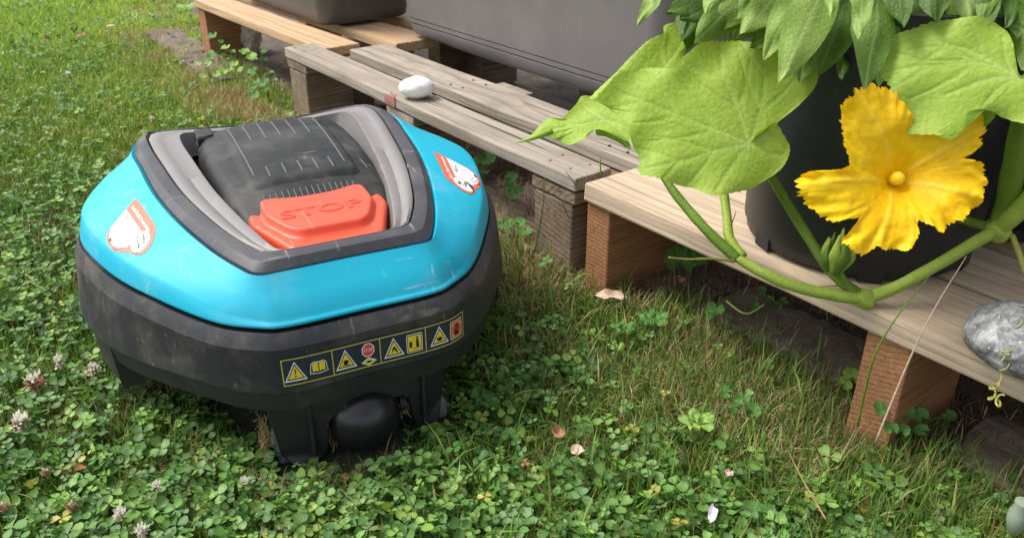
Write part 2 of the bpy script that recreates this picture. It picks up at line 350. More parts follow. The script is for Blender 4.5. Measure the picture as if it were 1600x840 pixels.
pb = thing('pallet', 'fresh pale pine pallet in front carrying the black pot and striped stone', 'pallet', PW(.862, 0), PROT, 'pallets along the lawn edge')
pb.rotation_euler.z += R(.8)
plank('plank', pb, 0, .80, 0, .098, zt-.022, zt, M['newwood_w'], chip=.001, bw=.003)
plank('plank', pb, 0, .80, .104, .20, zt-.022, zt-.001, M['newwood_w'], chip=.001, bw=.003)
plank('plank', pb, 0, .80, .24, .34, zt-.022, zt-.001, M['newwood_w'], chip=.001, bw=.003)
plank('plank', pb, 0, .80, .38, .48, zt-.022, zt-.001, M['newwood_w'], chip=.001, bw=.003)
plank('plank', pb, 0, .80, .52, .6, zt-.022, zt-.001, M['newwood_w'], chip=.001, bw=.003)
for a_, b_ in ((.002, .040), (.362, .402), (.755, .795)):
    for n0_ in (.006, .25, .48):
        plank('block', pb, a_, b_, n0_, n0_+.12, -.004, zt-.0235, M['orangewood'], cross=True, chip=.0005)
pc = thing('pallet', 'orange toned new pallet at the back under the dark planter', 'pallet', PW(-.64, .035), PROT+R(2.2), 'pallets along the lawn edge')
plank('plank', pc, 0, .69, 0, .075, zt-.022, zt-.0205+.018, M['newwood'], chip=.002, bw=.003)
plank('plank', pc, 0, .74, .125, .215, zt-.022, zt-.0025, M['newwood'], chip=.002)
plank('plank', pc, 0, .70, .27, .37, zt-.022, zt-.0025, M['newwood'])
for a_, b_ in ((.002, .05), (.3, .345), (.63, .675)):
    for n0_ in (.006, .27):
        if a_ != .3 or n0_ > .1: plank('block', pc, a_, b_, n0_, n0_+.1, -.004, zt-.0235, M['orangewood'] if a_ < .1 else M['greywood_brown'], cross=True, chip=.0005)
# ---------------------------------------------------------------- planters
def roundrect(L, W, r_, n=8):
    out = []
    for cx, cy, a0 in ((L-r_, r_, -90), (L-r_, W-r_, 0), (r_, W-r_, 90), (r_, r_, 180)):
        for k in range(n+1):
            a = R(a0+90*k/n); out.append((cx+r_*math.cos(a), cy+r_*math.sin(a)))
    return out
def planter(name, label, origin, rz, L, W, H, mat, fl=.05, grooves=True, group=None):
    t = thing(name, label, 'planter', origin, rz, group)
    secs = []
    def ring(z, inset): return [(x, y, z) for x, y in [( (px-L/2)*(1-2*inset/L)+L/2, (py-W/2)*(1-2*inset/W)+W/2) for px, py in roundrect(L, W, .035)]]
    zs = [(0.006, .004), (.010, 0)] + [(z, -fl*z/H) for z in (.026, .027)]
    if grooves: zs += [(.0275, .002-fl*.027/H), (.0295, .002-fl*.027/H), (.030, -fl*.03/H), (.037, -fl*.037/H), (.0375, .002-fl*.037/H), (.039, .002-fl*.037/H), (.0395, -fl*.04/H)]
    zs += [(z, -fl*z/H) for z in (.1, .2, H-.02)] + [(H-.018, -fl-.008), (H, -fl-.008), (H, -fl+.006), (H-.05, -fl+.008)]
    vs, fs = [], []
    for z, i in zs: vs += ring(z, i)
    n_ = 36; mi = []
    for k in range(len(zs)-1):
        for j in range(n_):
            fs.append((k*n_+j, k*n_+(j+1) % n_, (k+1)*n_+(j+1) % n_, (k+1)*n_+j)); mi.append(1 if grooves and zs[k][1] == zs[k+1][1] and .027 < zs[k][0] < .038 else 0)
    fs.append(tuple(range(n_))[::-1]); mi.append(0); fs.append(tuple((len(zs)-1)*n_+j for j in range(n_))); mi.append(0)
    o = mesh('tub', vs, fs, [mat, M['groove']], t, smooth=False, mi=mi)
    for p in o.data.polygons: p.use_smooth = len(p.vertices) == 4
    m = o.modifiers.new('e', 'EDGE_SPLIT'); m.split_angle = R(40)
    s_ = mesh('soil_fill', [(x, y, H-.045) for x, y in [( (px-L/2)*(1+2*(fl-.008)/L)+L/2, (py-W/2)*(1+2*(fl-.008)/W)+W/2) for px, py in roundrect(L, W, .035)]], [tuple(range(36))], M['soil'], t)
    for x, y in ((.04, .04), (L-.1, .04), (.04, W-.1), (L-.1, W-.1)):
        bevel(mesh('foot', [(x+a*.06, y+b*.06, c*.008-.001) for c in (0, 1) for b in (0, 1) for a in (0, 1)], [(0, 2, 3, 1), (4, 5, 7, 6), (0, 1, 5, 4), (1, 3, 7, 5), (3, 2, 6, 7), (2, 0, 4, 6)], mat, t, smooth=False), .003)
    return t
planter('planter', 'large taupe plastic planter box with double groove near its base', PW(.045, .243, zt+.0), PROT, .70, .36, .36, M['planter'], .045, group='rectangular planters')
p1 = planter('planter', 'smaller dark grey plastic planter box at the top behind the mower', PW(-.60, .125, zt+.0), PROT+R(.8), .50, .21, .3, M['planter_dk'], .03, False, group='rectangular planters')
# ---------------------------------------------------------------- pots
def lathe(name, prof, mat, parent, seg=64, smooth=True):
    vs = [(r_*math.cos(2*math.pi*k/seg), r_*math.sin(2*math.pi*k/seg), z) for r_, z in prof for k in range(seg)]
    fs = [(i*seg+k, i*seg+(k+1) % seg, (i+1)*seg+(k+1) % seg, (i+1)*seg+k) for i in range(len(prof)-1) for k in range(seg)]
    fs.append(tuple(range(seg))[::-1]); fs.append(tuple((len(prof)-1)*seg+k for k in range(seg)))
    o = mesh(name, vs, fs, mat, parent, smooth)
    for p in o.data.polygons:
        if len(p.vertices) > 4: p.use_smooth = False
    m = o.modifiers.new('e', 'EDGE_SPLIT'); m.split_angle = R(40); return o
def pot(label, loc, r0, r1, H, group='round black pots'):
    t = thing('plant_pot', label, 'plant pot', loc, 0, group)
    o = lathe('shell', [(r0-.006, 0), (r0, .005), (r0+.001, .012), (r0+.0035, .016), (r0+(r1-r0)*.5, H*.5), (r1, H-.03), (r1+.007, H-.028), (r1+.008, H), (r1-.002, H), (r1-.004, H-.03)], M['pot'], t)
    for k in range(6):
        a = k*math.pi/3+.3
        vs = [((r0-.004+dx)*math.cos(a+da), (r0-.004+dx)*math.sin(a+da), z) for z in (.001, .018) for dx in (0, .0062) for da in (-.10, .10)]
        mesh('foot_notch', vs, [(0, 1, 3, 2), (4, 6, 7, 5), (0, 4, 5, 1), (2, 3, 7, 6), (0, 2, 6, 4), (1, 5, 7, 3)], M['pot'], t, smooth=False)
    lathe('soil_fill', [(.01, H-.034), (r1-.005, H-.033), (.01, H-.031)], M['soil'], t, 32)
    return t
pot('round black plant pot standing behind the yellow flower', onz(1333, 366, zt+.001), .104, .118, .235)
pot('round black plant pot behind the right squash leaf, farther back', PW(1.15, .33, zt+.001), .13, .155, .36)
pot('round black plant pot at the right edge behind the thick stem', PW(1.40, .31, zt+.001), .11, .135, .34)
# ================================================================= MOWER
MOW = Vector((-.135, .60, 0)) + Vector((math.cos(R(26)), math.sin(R(26)), 0))*.007
MR = R(26)
mower = thing('robot_lawn_mower', 'turquoise and charcoal robot lawn mower with orange stop button on the grass', 'lawn mower', MOW, MR)
NC = 200
def contour(half):
    """half outline from front centre to rear centre -> closed loop, index-matched between contours"""
    pts = [tuple(p) for p in half] + [(-p[0], p[1], p[2]) for p in half[-2:0:-1]]
    P = np.array(pts, float); k = len(P); out = []
    per = NC//k
    for i in range(k):
        p0, p1, p2, p3 = P[(i-1) % k], P[i], P[(i+1) % k], P[(i+2) % k]
        for t in np.linspace(0, 1, per, endpoint=False):
            out.append(.5*((2*p1)+(-p0+p2)*t+(2*p0-5*p1+4*p2-p3)*t*t+(-p0+3*p1-3*p2+p3)*t**3))
    return np.array(out)
def outs(C, d, dz=0):
    """offset a loop outwards in plan"""
    T = np.roll(C, -1, 0)-np.roll(C, 1, 0); N_ = np.stack([T[:, 1], -T[:, 0]], 1); N_ /= np.linalg.norm(N_, axis=1, keepdims=True)+1e-9
    D = C.copy(); D[:, :2] += N_*d; D[:, 2] += dz; return D
def loft(name, loops, mat, parent, cap0=False, cap1=False, smooth=True, split=38, mi=None):
    n_ = len(loops[0]); vs = np.concatenate(loops)
    fs = [(k*n_+j, k*n_+(j+1) % n_, (k+1)*n_+(j+1) % n_, (k+1)*n_+j) for k in range(len(loops)-1) for j in range(n_)]
    if cap0: fs.append(tuple(range(n_))[::-1])
    if cap1: fs.append(tuple((len(loops)-1)*n_+j for j in range(n_)))
    o = mesh(name, vs, fs, mat, parent, smooth)
    if split: m = o.modifiers.new('e', 'EDGE_SPLIT'); m.split_angle = R(split)
    return o
seamH = [(0, -.013, .154), (.060, -.0125, .154), (.0835, -.0045, .1545), (.113, .0195, .155), (.148, .071, .157), (.181, .134, .159), (.2035, .214, .161), (.196, .272, .164), (.166, .340, .167), (.115, .405, .168), (0, .43, .168)]
innH = [(0, .020, .1875), (.053, .0193, .1875), (.0735, .0215, .1875), (.085, .037, .189), (.103, .080, .192), (.121, .14, .197), (.133, .2, .202), (.139, .26, .207), (.142, .312, .209), (.124, .365, .203), (0, .385, .195)]
shoH = [(0, -.0105, .1580), (.060, -.0100, .1580), (.0820, -.0022, .1592), (.1105, .022, .1645), (.1445, .0735, .1715), (.176, .136, .177), (.1975, .214, .183), (.190, .265, .187), (.158, .330, .190), (.112, .395, .184), (0, .42, .18)]
strH = [(0, .040, .1955), (.036, .040, .1955), (.056, .042, .1955), (.068, .056, .196), (.087, .10, .2), (.107, .18, .205), (.118, .26, .211), (.123, .31, .214), (.122, .345, .214), (.105, .372, .208), (0, .378, .2)]
siH = [(0, .0455, .1925), (.032, .0455, .1925), (.049, .049, .193), (.056, .065, .194), (.068, .11, .199), (.081, .18, .204), (.090, .26, .211), (.094, .31, .214), (.090, .338, .2135), (.072, .352, .209), (0, .358, .202)]
seam, inn, sho, stro, sti = map(contour, (seamH, innH, shoH, strH, siH))
NC = len(seam)
cre = outs(seam, -.0004, .0018)
sho_a = sho.copy(); sho_a[:, 2] -= np.minimum(.0014, (sho[:, 2]-seam[:, 2])*.18); sho_b = outs(sho, -.0014, .0004)
midt = sho*.5+inn*.5; midt[:, 2] += .0006
q1 = sho*.93+inn*.07; q1[:, 2] += .0004
T_loops = [outs(seam, -.006, -.004), outs(seam, -.001, -.001), seam, cre, sho_a*.5+cre*.5, sho_a, sho_b, q1, midt, inn*.8+midt*.2+np.array([0, 0, .0005]), outs(inn, .001, 0), outs(inn, 0, -.0015), outs(inn, -.003, -.004)]
# round the loops a little between control lines
shell = loft('shell', T_loops, M['teal'], mower, split=60)
# charcoal base housing
g1 = outs(seam, .0015, -.0035); g2 = outs(seam, .0075, -.013); g2[:, 2] = g2[:, 2]*.6+.1405*.4; g2b = outs(g2, .0010, -.0020); side_t = np.clip((seam[:, 1]-.03)/.12, 0, 1); g3 = outs(seam, .0085, 0)*(1-side_t)[:, None]+outs(seam, .0155, 0)*side_t[:, None]; g3[:, 2] = .098-.010*side_t
g3t = g3
G_loops = [outs(seam, -.008, -.006), outs(seam, 0, -.0045), g1, outs(seam, .005, -.0085)*.999 + 0, g2, g2b, g2b*.5+g3*.5+0, g3, outs(g3, -.001, -.002)]
G_loops[3] = (g1+g2)/2 + np.array([0, 0, .0012])
base = loft('base_housing', G_loops, M['body'], mower, split=16)
l0 = outs(g3, -.004, -.002); l1 = outs(g3, -.0025, -.0028); l2 = outs(g3, -.006, -.022); l3 = outs(g3, -.018, -.027); l4 = outs(g3, -.05, -.014)
lip = loft('lower_lip', [l0, l1, l2, l3, l4], M['chassis'], mower, cap1=True, split=50)
# dark trim ring, crest line in the middle
r0 = outs(inn, -.0025, -.0035); r1 = outs(inn, -.0028, .0005); r2 = inn*.62+stro*.38; r2[:, 2] = np.maximum(inn[:, 2], stro[:, 2])*.5+r2[:, 2]*.5+.0016
r1b = (r1+r2)/2; r1b[:, 2] += .0003
r3 = outs(stro, .003, .001); r3b = (r2+r3)/2; r3b[:, 2] += .0004
ring = loft('trim_ring', [r0, r1, r1b, r2, r3b, r3, outs(stro, .0016, -.0015), outs(stro, .0012, -.006)], M['ring'], mower, split=22)
# grey strip with a groove
s1 = outs(stro, 0, -.0012); s2 = stro*.86+sti*.14; s3 = stro*.62+sti*.38; s4 = stro*.45+sti*.55; s5 = stro*.12+sti*.88
s2[:, 2] += .0006; s3[:, 2] -= .0004; s4[:, 2] -= .0030; s5[:, 2] += .0004
w1 = outs(sti, -.0006, -.003); w2 = outs(sti, -.004, -.014); w3 = outs(sti, -.0085, -.024)
strip = loft('grip_strip', [outs(stro, 0, -.006), s1, s2, s3, s4, s5, sti, w1, w2, w3], M['strip'], mower, split=50)
f0 = outs(sti, -.0075, -.0205); f0[:, 2] = np.minimum(f0[:, 2], .182); f1 = f0.copy(); f1[:, :2] = f0[:, :2]*.6+np.array([0, .18])*.4; f1[:, 2] = .172
loft('hood_well', [f0, outs(f0, -.004, -.004), f1], M['well'], mower, cap1=True)
# black hood
HV = np.array([.100, .108, .124, .145, .17, .21, .25, .29, .315, .332, .343, .348]); HZ = np.array([.194, .1980, .2035, .2095, .2135, .2175, .220, .2205, .2195, .217, .211, .202]); HW = np.array([.067, .070, .073, .076, .077, .081, .082, .081, .079, .075, .068, .062])
def hoodz(u, v):
    zt_ = np.interp(v, HV, HZ); w_ = np.interp(v, HV, HW); t = min(1, abs(u)/w_); return zt_ - .010*t**2.6 - .010*max(0, t-.86)/.14*max(0, t-.86)/.14
def hood_build():
    vs, fs = [], []; nu, nv = 48, 60
    vv = np.interp(np.linspace(0, 1, nv), np.linspace(0, 1, len(HV)), HV)
    for v in vv:
        w_ = np.interp(v, HV, HW)
        row = [(-w_*1.02, v, .17)] + [(w_*t, v, hoodz(w_*t, v)) for t in np.linspace(-1, 1, nu)] + [(w_*1.02, v, .17)]
        vs += row
    n_ = nu+2
    fs = [(j*n_+i, j*n_+i+1, (j+1)*n_+i+1, (j+1)*n_+i) for j in range(nv-1) for i in range(n_-1)]
    b0 = len(vs); vs += [(x, y-.001, .17) for x, y, z in vs[:n_]]; fs += [(b0+i, b0+i+1, i+1, i) for i in range(n_-1)]
    last = (nv-1)*n_; b1 = len(vs); vs += [(x, y+.001, .17) for x, y, z in vs[last:last+n_]]; fs += [(last+i, last+i+1, b1+i+1, b1+i) for i in range(n_-1)]
    o = mesh('hood', vs, fs, M['hood'], mower); m = o.modifiers.new('e', 'EDGE_SPLIT'); m.split_angle = R(45); return o
hood = hood_build()
def panel(name, u0, u1, v0, v1, h, mat, parent, edge=.006, taper=0.0):
    vs, fs = [], []; nu, nv = 40, 40
    for j in range(nv):
        for i in range(nu):
            a, b = i/(nu-1), j/(nv-1); v = v0+(v1-v0)*b; sc = 1+taper*(b-.5); u = (u0+(u1-u0)*a)*sc
            d = min(a, 1-a)*(u1-u0); e = min(b, 1-b)*(v1-v0)
            d2 = max(0, 1-d/edge/1.6); e2 = max(0, 1-e/edge/1.6); k = max(0, 1-math.hypot(d2, e2)); k = min(1, k/.55)
            z = hoodz(u, v) - .0008 + (h+.0008)*(k*k*(3-2*k)); vs.append((u, v, z))
    fs = [(j*nu+i, j*nu+i+1, (j+1)*nu+i+1, (j+1)*nu+i) for j in range(nv-1) for i in range(nu-1)]
    return mesh(name, vs, fs, mat, parent)
hp = panel('raised_panel', -.056, .056, .150, .318, .0038, M['hood'], hood, .007, .0)
def rib(u0, v0, u1, v1, w_, h, base_h, mat=None):
    vs, fs = [], []; n_ = 10
    for k in range(n_):
        t = k/(n_-1); u = u0+(u1-u0)*t; v = v0+(v1-v0)*t; e = min(1, min(t, 1-t)*6+.15)
        for du, dz in ((-w_, -.001), (-w_*.6, h*.8*e), (0, h*e), (w_*.6, h*.8*e), (w_, -.001)): vs.append((u+du, v, hoodz(u+du, v)+base_h+dz))
    fs = [(k*5+i, k*5+i+1, (k+1)*5+i+1, (k+1)*5+i) for k in range(n_-1) for i in range(4)]
    return mesh('rib', vs, fs, mat or M['rib'], hood)
for s_ in (-1, 1): rib(s_*.044, .170, s_*.046, .31, .0015, .0016, .0034)
for k in range(5): rib((k-2)*.0152, .252, (k-2)*.0152, .31, .0014, .0015, .0034)
for k in range(5): rib((k-2)*.0152, .163, (k-2)*.0152, .186, .0014, .0015, .0034)
for k in range(16): rib(-.043+k*.0056, .1265, -.043+k*.0056, .141, .0008, .0010, 0)
for k in range(7): rib(-.045+k*.015, .3195, -.045+k*.015, .334, .0011, .0014, 0)
# latch block at the rear left of the hood
bevel(mesh('latch', [(x, y, z) for z in (.20, .2165) for y in (.312, .338) for x in (-.078, -.060)], [(0, 2, 3, 1), (4, 5, 7, 6), (0, 1, 5, 4), (1, 3, 7, 5), (3, 2, 6, 7), (2, 0, 4, 6)], M['hood'], hood, smooth=False), .002, 2)
# orange stop button in tiers
def poly_loop(half, z, tilt=.0):
    pts = half + [(-u, v) for u, v in half[::-1]]
    return np.array([(u, v, z+(v-.05)*tilt) for u, v in pts])
def insetp(half, d):
    P = np.array(half + [(-u, v) for u, v in half[::-1]], float); c = np.array([0, .09]); Q = []
    n_ = len(P)
    for i in range(n_):
        a, b, c_ = P[i-1], P[i], P[(i+1) % n_]; e1 = (b-a)/np.linalg.norm(b-a); e2 = (c_-b)/np.linalg.norm(c_-b)
        n1 = np.array([-e1[1], e1[0]]); n2 = np.array([-e2[1], e2[0]]); m_ = n1+n2; m_ /= m_@n1; Q.append(b+m_*d)
    return [tuple(q) for q in Q[:len(half)]]
def button():
    H1 = [(.0405, .0440), (.0635, .104), (.0625, .121), (.0560, .136)]
    H2 = [(.0275, .0610), (.0370, .0705), (.0490, .100), (.0495, .120), (.0485, .136)]
    def rnd(P, r_, z, tilt=.05, n=6):
        z += .0022 if z > .18 else 0
        P = [Vector(p) for p in P]; out = []; k = len(P)
        for i in range(k):
            a, b, c = P[i-1], P[i], P[(i+1) % k]; d1 = min(r_, (a-b).length*.45); d2 = min(r_, (c-b).length*.45)
            p0 = b+(a-b).normalized()*d1; p1 = b+(c-b).normalized()*d2
            for j in range(n):
                t = j/(n-1); q = p0*(1-t)**2+b*2*t*(1-t)+p1*t*t; out.append((q.x, q.y, z+(q.y-.05)*tilt))
        return np.array(out)
    def full(H, d=0.0):
        h = insetp(H, d) if d else list(H); return h+[(-u, v) for u, v in h[::-1]]
    L = [rnd(full(H1), .006, z, tl) for z, tl in ((.164, 0), (.1850, .05))] + [rnd(full(H1, d), .006, z) for d, z in ((.0004, .1880), (.0014, .1900), (.0030, .1908), (.0052, .1911))]
    lo = mesh_pts = None
    o = loft('stop_button', L, M['orange'], mower, cap1=True, smooth=True, split=0)
    L2 = [rnd(full(H2, d), .006, z) for d, z in ((-.0042, .1905), (-.0026, .1913), (-.0008, .1925), (0.0001, .1950), (.0006, .1968), (.0016, .1980), (.0030, .1984))]
    p_ = loft('button_plateau', L2, M['orange'], o, cap1=True, smooth=True, split=0)
    for q in (o, p_): m = q.modifiers.new('w', 'WEIGHTED_NORMAL')
    return o
btn = button()
def text_mesh(s, size, ext=0, xs=1.0, bold=0.0):
    cu = bpy.data.curves.new('t', 'FONT'); cu.body = s; cu.size = size; cu.align_x = 'CENTER'; cu.align_y = 'CENTER'; cu.extrude = ext; cu.offset = bold; cu.resolution_u = 3
    o = bpy.data.objects.new('t', cu); COL.objects.link(o); bpy.context.view_layer.update()
    me = bpy.data.meshes.new_from_object(o.evaluated_get(bpy.context.evaluated_depsgraph_get()))
    vs = [(v.co.x*xs, v.co.y, v.co.z) for v in me.vertices]; fs = [tuple(p.vertices) for p in me.polygons]
    bpy.data.objects.remove(o); bpy.data.curves.remove(cu); bpy.data.meshes.remove(me); return vs, fs
tv, tf = text_mesh('STOP', .0225, .0006, 1.38, .0002)
o = mesh('stop_lettering', [(x*1.0-.001, .0935+y, .2006+(.0435+y)*.05+z) for x, y, z in tv], tf, M['orange_dk'], btn, smooth=False); o['label'] = 'embossed STOP lettering'
# ---- print on the sides: drop 2D shapes on the shell from above
def bvh_of(o): return BVHTree.FromPolygons([v.co.copy() for v in o.data.vertices], [tuple(p.vertices) for p in o.data.polygons])
bv_shell = bvh_of(shell)
def tess(poly, maxe):
    bm = bmesh.new(); f = bm.faces.new([bm.verts.new((x, y, 0)) for x, y in poly]); bmesh.ops.triangulate(bm, faces=[f])
    for _ in range(6):
        es = [e for e in bm.edges if e.calc_length() > maxe]
        if not es: break
        bmesh.ops.subdivide_edges(bm, edges=es, cuts=1); bmesh.ops.triangulate(bm, faces=bm.faces[:])
    bm.verts.index_update(); r_ = ([(v.co.x, v.co.y) for v in bm.verts], [tuple(v.index for v in fc.verts) for fc in bm.faces]); bm.free(); return r_
def drape(name, parent, shapes, fmap, proj):
    """shapes: list of (poly2d or (vs,fs), material key, layer); fmap label coords -> surface coords; proj -> 3D"""
    keys = sorted({s[1] for s in shapes}); vs, fs, mi = [], [], []
    for sh, k, lay in shapes:
        v2, f2 = sh if isinstance(sh, tuple) else tess(sh, .004)
        b = len(vs); vs += [proj(*fmap(v[0], v[1]), .0004+lay*.00012) for v in v2]
        for f in f2: fs.append(tuple(b+i for i in f)); mi.append(keys.index(k))
    return mesh(name, vs, fs, [M[k] for k in keys], parent, smooth=False, mi=mi)
def proj_top(u, v, off):
    h = bv_shell.ray_cast(Vector((u, v, .5)), Vector((0, 0, -1)))
    return (h[0] + (h[1] if h[1].z > 0 else -h[1])*off) if h[0] is not None else Vector((u, v, .19))
def txt2(s, size, x, y, rot=0, xs=1, bold=0.0):
    v, f = text_mesh(s, size, 0, xs, bold); c, s_ = math.cos(rot), math.sin(rot)
    return ([(x+a*c-b*s_, y+a*s_+b*c) for a, b, _ in v], f)
def line(pts, w_):
    P = [Vector((a, b)) for a, b in pts]; L_, R_ = [], []
    for i, p in enumerate(P):
        t = (P[min(i+1, len(P)-1)]-P[max(i-1, 0)]).normalized(); n_ = Vector((-t.y, t.x))*w_/2; L_.append(p+n_); R_.append(p-n_)
    return [tuple(v) for v in R_] + [tuple(v) for v in L_[::-1]]
def arc(cx, cy, rx, ry, a0, a1, n=14, rot=0):
    out = []
    for k in range(n+1):
        a = R(a0+(a1-a0)*k/n); x, y = rx*math.cos(a), ry*math.sin(a); out.append((cx+x*math.cos(rot)-y*math.sin(rot), cy+x*math.sin(rot)+y*math.cos(rot)))
    return out
def theft_label(mirror, fm):
    # local frame in millimetres: x along the header text, y towards the body edge (down)
    mm = .001; sh = []
    outl = [(0, 0), (2, 1.5), (42, 1.5), (46, -1), (50, -8), (51, -15), (48, -23), (41, -30), (32, -34), (25, -40), (15, -45), (6, -46), (0, -43), (-2, -38)]
    fx = (lambda a: 44-a) if mirror else (lambda a: a)
    sc = lambda L_: [(fx(a)*mm, b*mm) for a, b in (L_[::-1] if mirror else L_)]
    sh.append((sc(outl)[::-1], 'salmon', 0))
    sh.append((sc([(0, -13), (31, -13), (33, -16), (30, -22), (29, -32), (22, -38.5), (13, -42.5), (6, -43), (1.5, -40), (-.5, -36)])[::-1], 'white', 1))
    sh.append((sc(arc(38.5, -19, 12, 7.6, 0, 359, 24, R(62)))[:-1], 'white', 2))
    sh.append((sc(line(arc(38.5, -19, 12.4, 8, 100, 250, 14, R(62)), .7)), 'black', 3))
    sh.append((txt2('Anti-Theft Protection', 5.2*mm, fx(22)*mm, -6.5*mm, 0, .8, .00012), 'white', 2))
    sh.append((txt2('Alarm', 6.0*mm, fx(14)*mm, -19*mm, R(-14)), 'black', 2))
    sh.append((txt2('PIN', 4.8*mm, fx(40)*mm, -15*mm, R(-22), 1, .0001), 'black', 4)); sh.append((txt2('Code', 4.8*mm, fx(37)*mm, -21*mm, R(-22), 1, .0001), 'black', 4))
    for r_ in (9, 12.5, 16): sh.append((sc(line(arc(10, -30, r_, r_*.9, -75, -5, 10), .55)), 'black', 2))
    for a, b, c, d in ((5, -27, 9, -33), (9, -25, 10, -30), (4, -36, 8, -39)): sh.append((sc(line([(a, b), ((a+c)/2+.6, (b+d)/2), (c, d)], .5)), 'black', 2))
    sh.append((sc(line(arc(7, -42, 2, 1.6, 0, 300, 10), .5)), 'black', 2))
    return drape('theft_label', mower, sh, fm, proj_top)
def frame_map(o_, ex, ey):
    o_ = Vector(o_); ex = Vector(ex); ey = Vector(ey); return lambda x, y: tuple(o_ + ex*x + ey*y)
# left label: header runs along the trim ring, corners measured in mower coordinates
theft_label(False, frame_map((-.150, .205), (.26, -1.42), (.68, .90)))['label'] = 'orange and white sticker on the left flank'
theft_label(True, frame_map((.1386, .1425), (.26, 1.42), (-.68, .90)))['label'] = 'orange and white sticker on the right flank'
# ---- warning strip on the front of the base housing
ga, gb = g2b, g3
seg_len = np.linalg.norm(np.diff(np.vstack([gb, gb[:1]]), axis=0), axis=1); cum = np.r_[0, np.cumsum(seg_len)]; TOT = cum[-1]
def proj_front(s_, t_, off):
    s2 = s_ % TOT; i = int(np.searchsorted(cum, s2, 'right')-1) % len(gb); f = (s2-cum[i])/seg_len[i]; j = (i+1) % len(gb)
    a = ga[i]*(1-f)+ga[j]*f; b = gb[i]*(1-f)+gb[j]*f; m_ = (a+b)/2
    p = (b*(1-t_)+m_*t_) if False else b+(a-b)*t_; tn = gb[j]-gb[i]; n_ = np.array([tn[1], -tn[0], 0]); n_ /= np.linalg.norm(n_)
    return Vector(p+n_*(off+.0002))
LX0, LX1, LH = -.0735, .0925, .0235
def wmap(x, y): return x, .12+y/.034
def rect(x0, y0, x1, y1): return [(x0, y0), (x1, y0), (x1, y1), (x0, y1)]
def rrect(x0, y0, x1, y1, r_): return [p for c in ((x1-r_, y0+r_, -90), (x1-r_, y1-r_, 0), (x0+r_, y1-r_, 90), (x0+r_, y0+r_, 180)) for p in arc(c[0], c[1], r_, r_, c[2], c[2]+90, 4)]
wl = drape('warning_label', mower, [(rect(LX0, 0, LX1, LH), 'navy', 0)], wmap, proj_front)
cw = (LX1-LX0)/4; sh = []
for y in (.0012, LH-.0020): sh.append((rect(LX0+.002, y, LX1-.002, y+.0008), 'ylwline', 1))
for k in range(5):
    x = LX0+.0016 + (LX1-LX0-.0040)*k/4; sh.append((rect(x, .0012, x+.0008, LH-.0012), 'ylwline', 1.5))
for k in range(4): x = LX0+cw*(k+.53); sh.append((rect(x, .003, x+.0003, LH-.003), 'black', 1))
drape('border', wl, sh, wmap, proj_front)
def tri(cx, cy, s_): return [(cx-s_*.58, cy-s_*.45), (cx+s_*.58, cy-s_*.45), (cx, cy+s_*.55)]
def warn(cx, kind):
    cy = LH/2-.0004; s_ = .0155
    sh = [(tri(cx, cy, s_), 'white', 2), (tri(cx, cy-.0001, s_*.82), 'black', 3), (tri(cx, cy-.0002, s_*.66), 'yellow', 4)]
    if kind == 0: sh += [([(cx-.0006, cy+.0028), (cx-.0003, cy-.0018), (cx+.0003, cy-.0018), (cx+.0006, cy+.0028)], 'black', 5), (rect(cx-.0006, cy-.0040, cx+.0006, cy-.0027), 'black', 5)]
    if kind == 1: sh += [(line(arc(cx, cy-.002, .0019, .0019, 0, 300, 10), .0005), 'black', 5), (line([(cx-.0035, cy-.0042), (cx-.001, cy-.0035), (cx+.0032, cy-.0042)], .0006), 'black', 5), (line([(cx-.003, cy-.001), (cx, cy+.0003), (cx+.0028, cy-.0012)], .0005), 'black', 5)]
    if kind == 2: sh += [([(cx-.002, cy-.004), (cx-.0012, cy+.0008), (cx+.001, cy+.0014), (cx+.0036, cy-.004), (cx+.0018, cy-.0032), (cx, cy-.0008)], 'black', 5)]
    if kind == 3: sh += [(line(arc(cx, cy-.0022, .0022, .0014, 0, 330, 12), .0005), 'black', 5), (line([(cx-.003, cy-.0008), (cx+.003, cy-.0034)], .0005), 'black', 5)]
    drape('warning_triangle', wl, sh, wmap, proj_front)
for k in range(4): warn(LX0+cw*k+.0118, k)
def book(cx):
    cy = LH/2
    sh = [([(cx-.0075, cy-.0045), (cx-.0065, cy+.0030), (cx-.004, cy+.0048), (cx, cy+.0042), (cx+.004, cy+.0048), (cx+.0065, cy+.0030), (cx+.0075, cy-.0045), (cx, cy-.0055)], 'white', 2),
          ([(cx-.0068, cy-.0040), (cx-.0060, cy+.0026), (cx-.004, cy+.0042), (cx, cy+.0035), (cx+.004, cy+.0042), (cx+.0060, cy+.0026), (cx+.0068, cy-.0040), (cx, cy-.0048)], 'black', 3)]
    for s_ in (-1, 1):
        p = [(cx+s_*.0004, cy-.0036), (cx+s_*.0004, cy+.0032), (cx+s_*.0028, cy+.0040), (cx+s_*.0052, cy+.0032), (cx+s_*.0052, cy-.0034), (cx+s_*.0028, cy-.0028)]
        sh.append((p if s_ < 0 else p[::-1], 'yellow', 4))
    drape('pictogram', wl, sh, wmap, proj_front)['label'] = 'open book pictogram'
book(LX0+cw*.74)
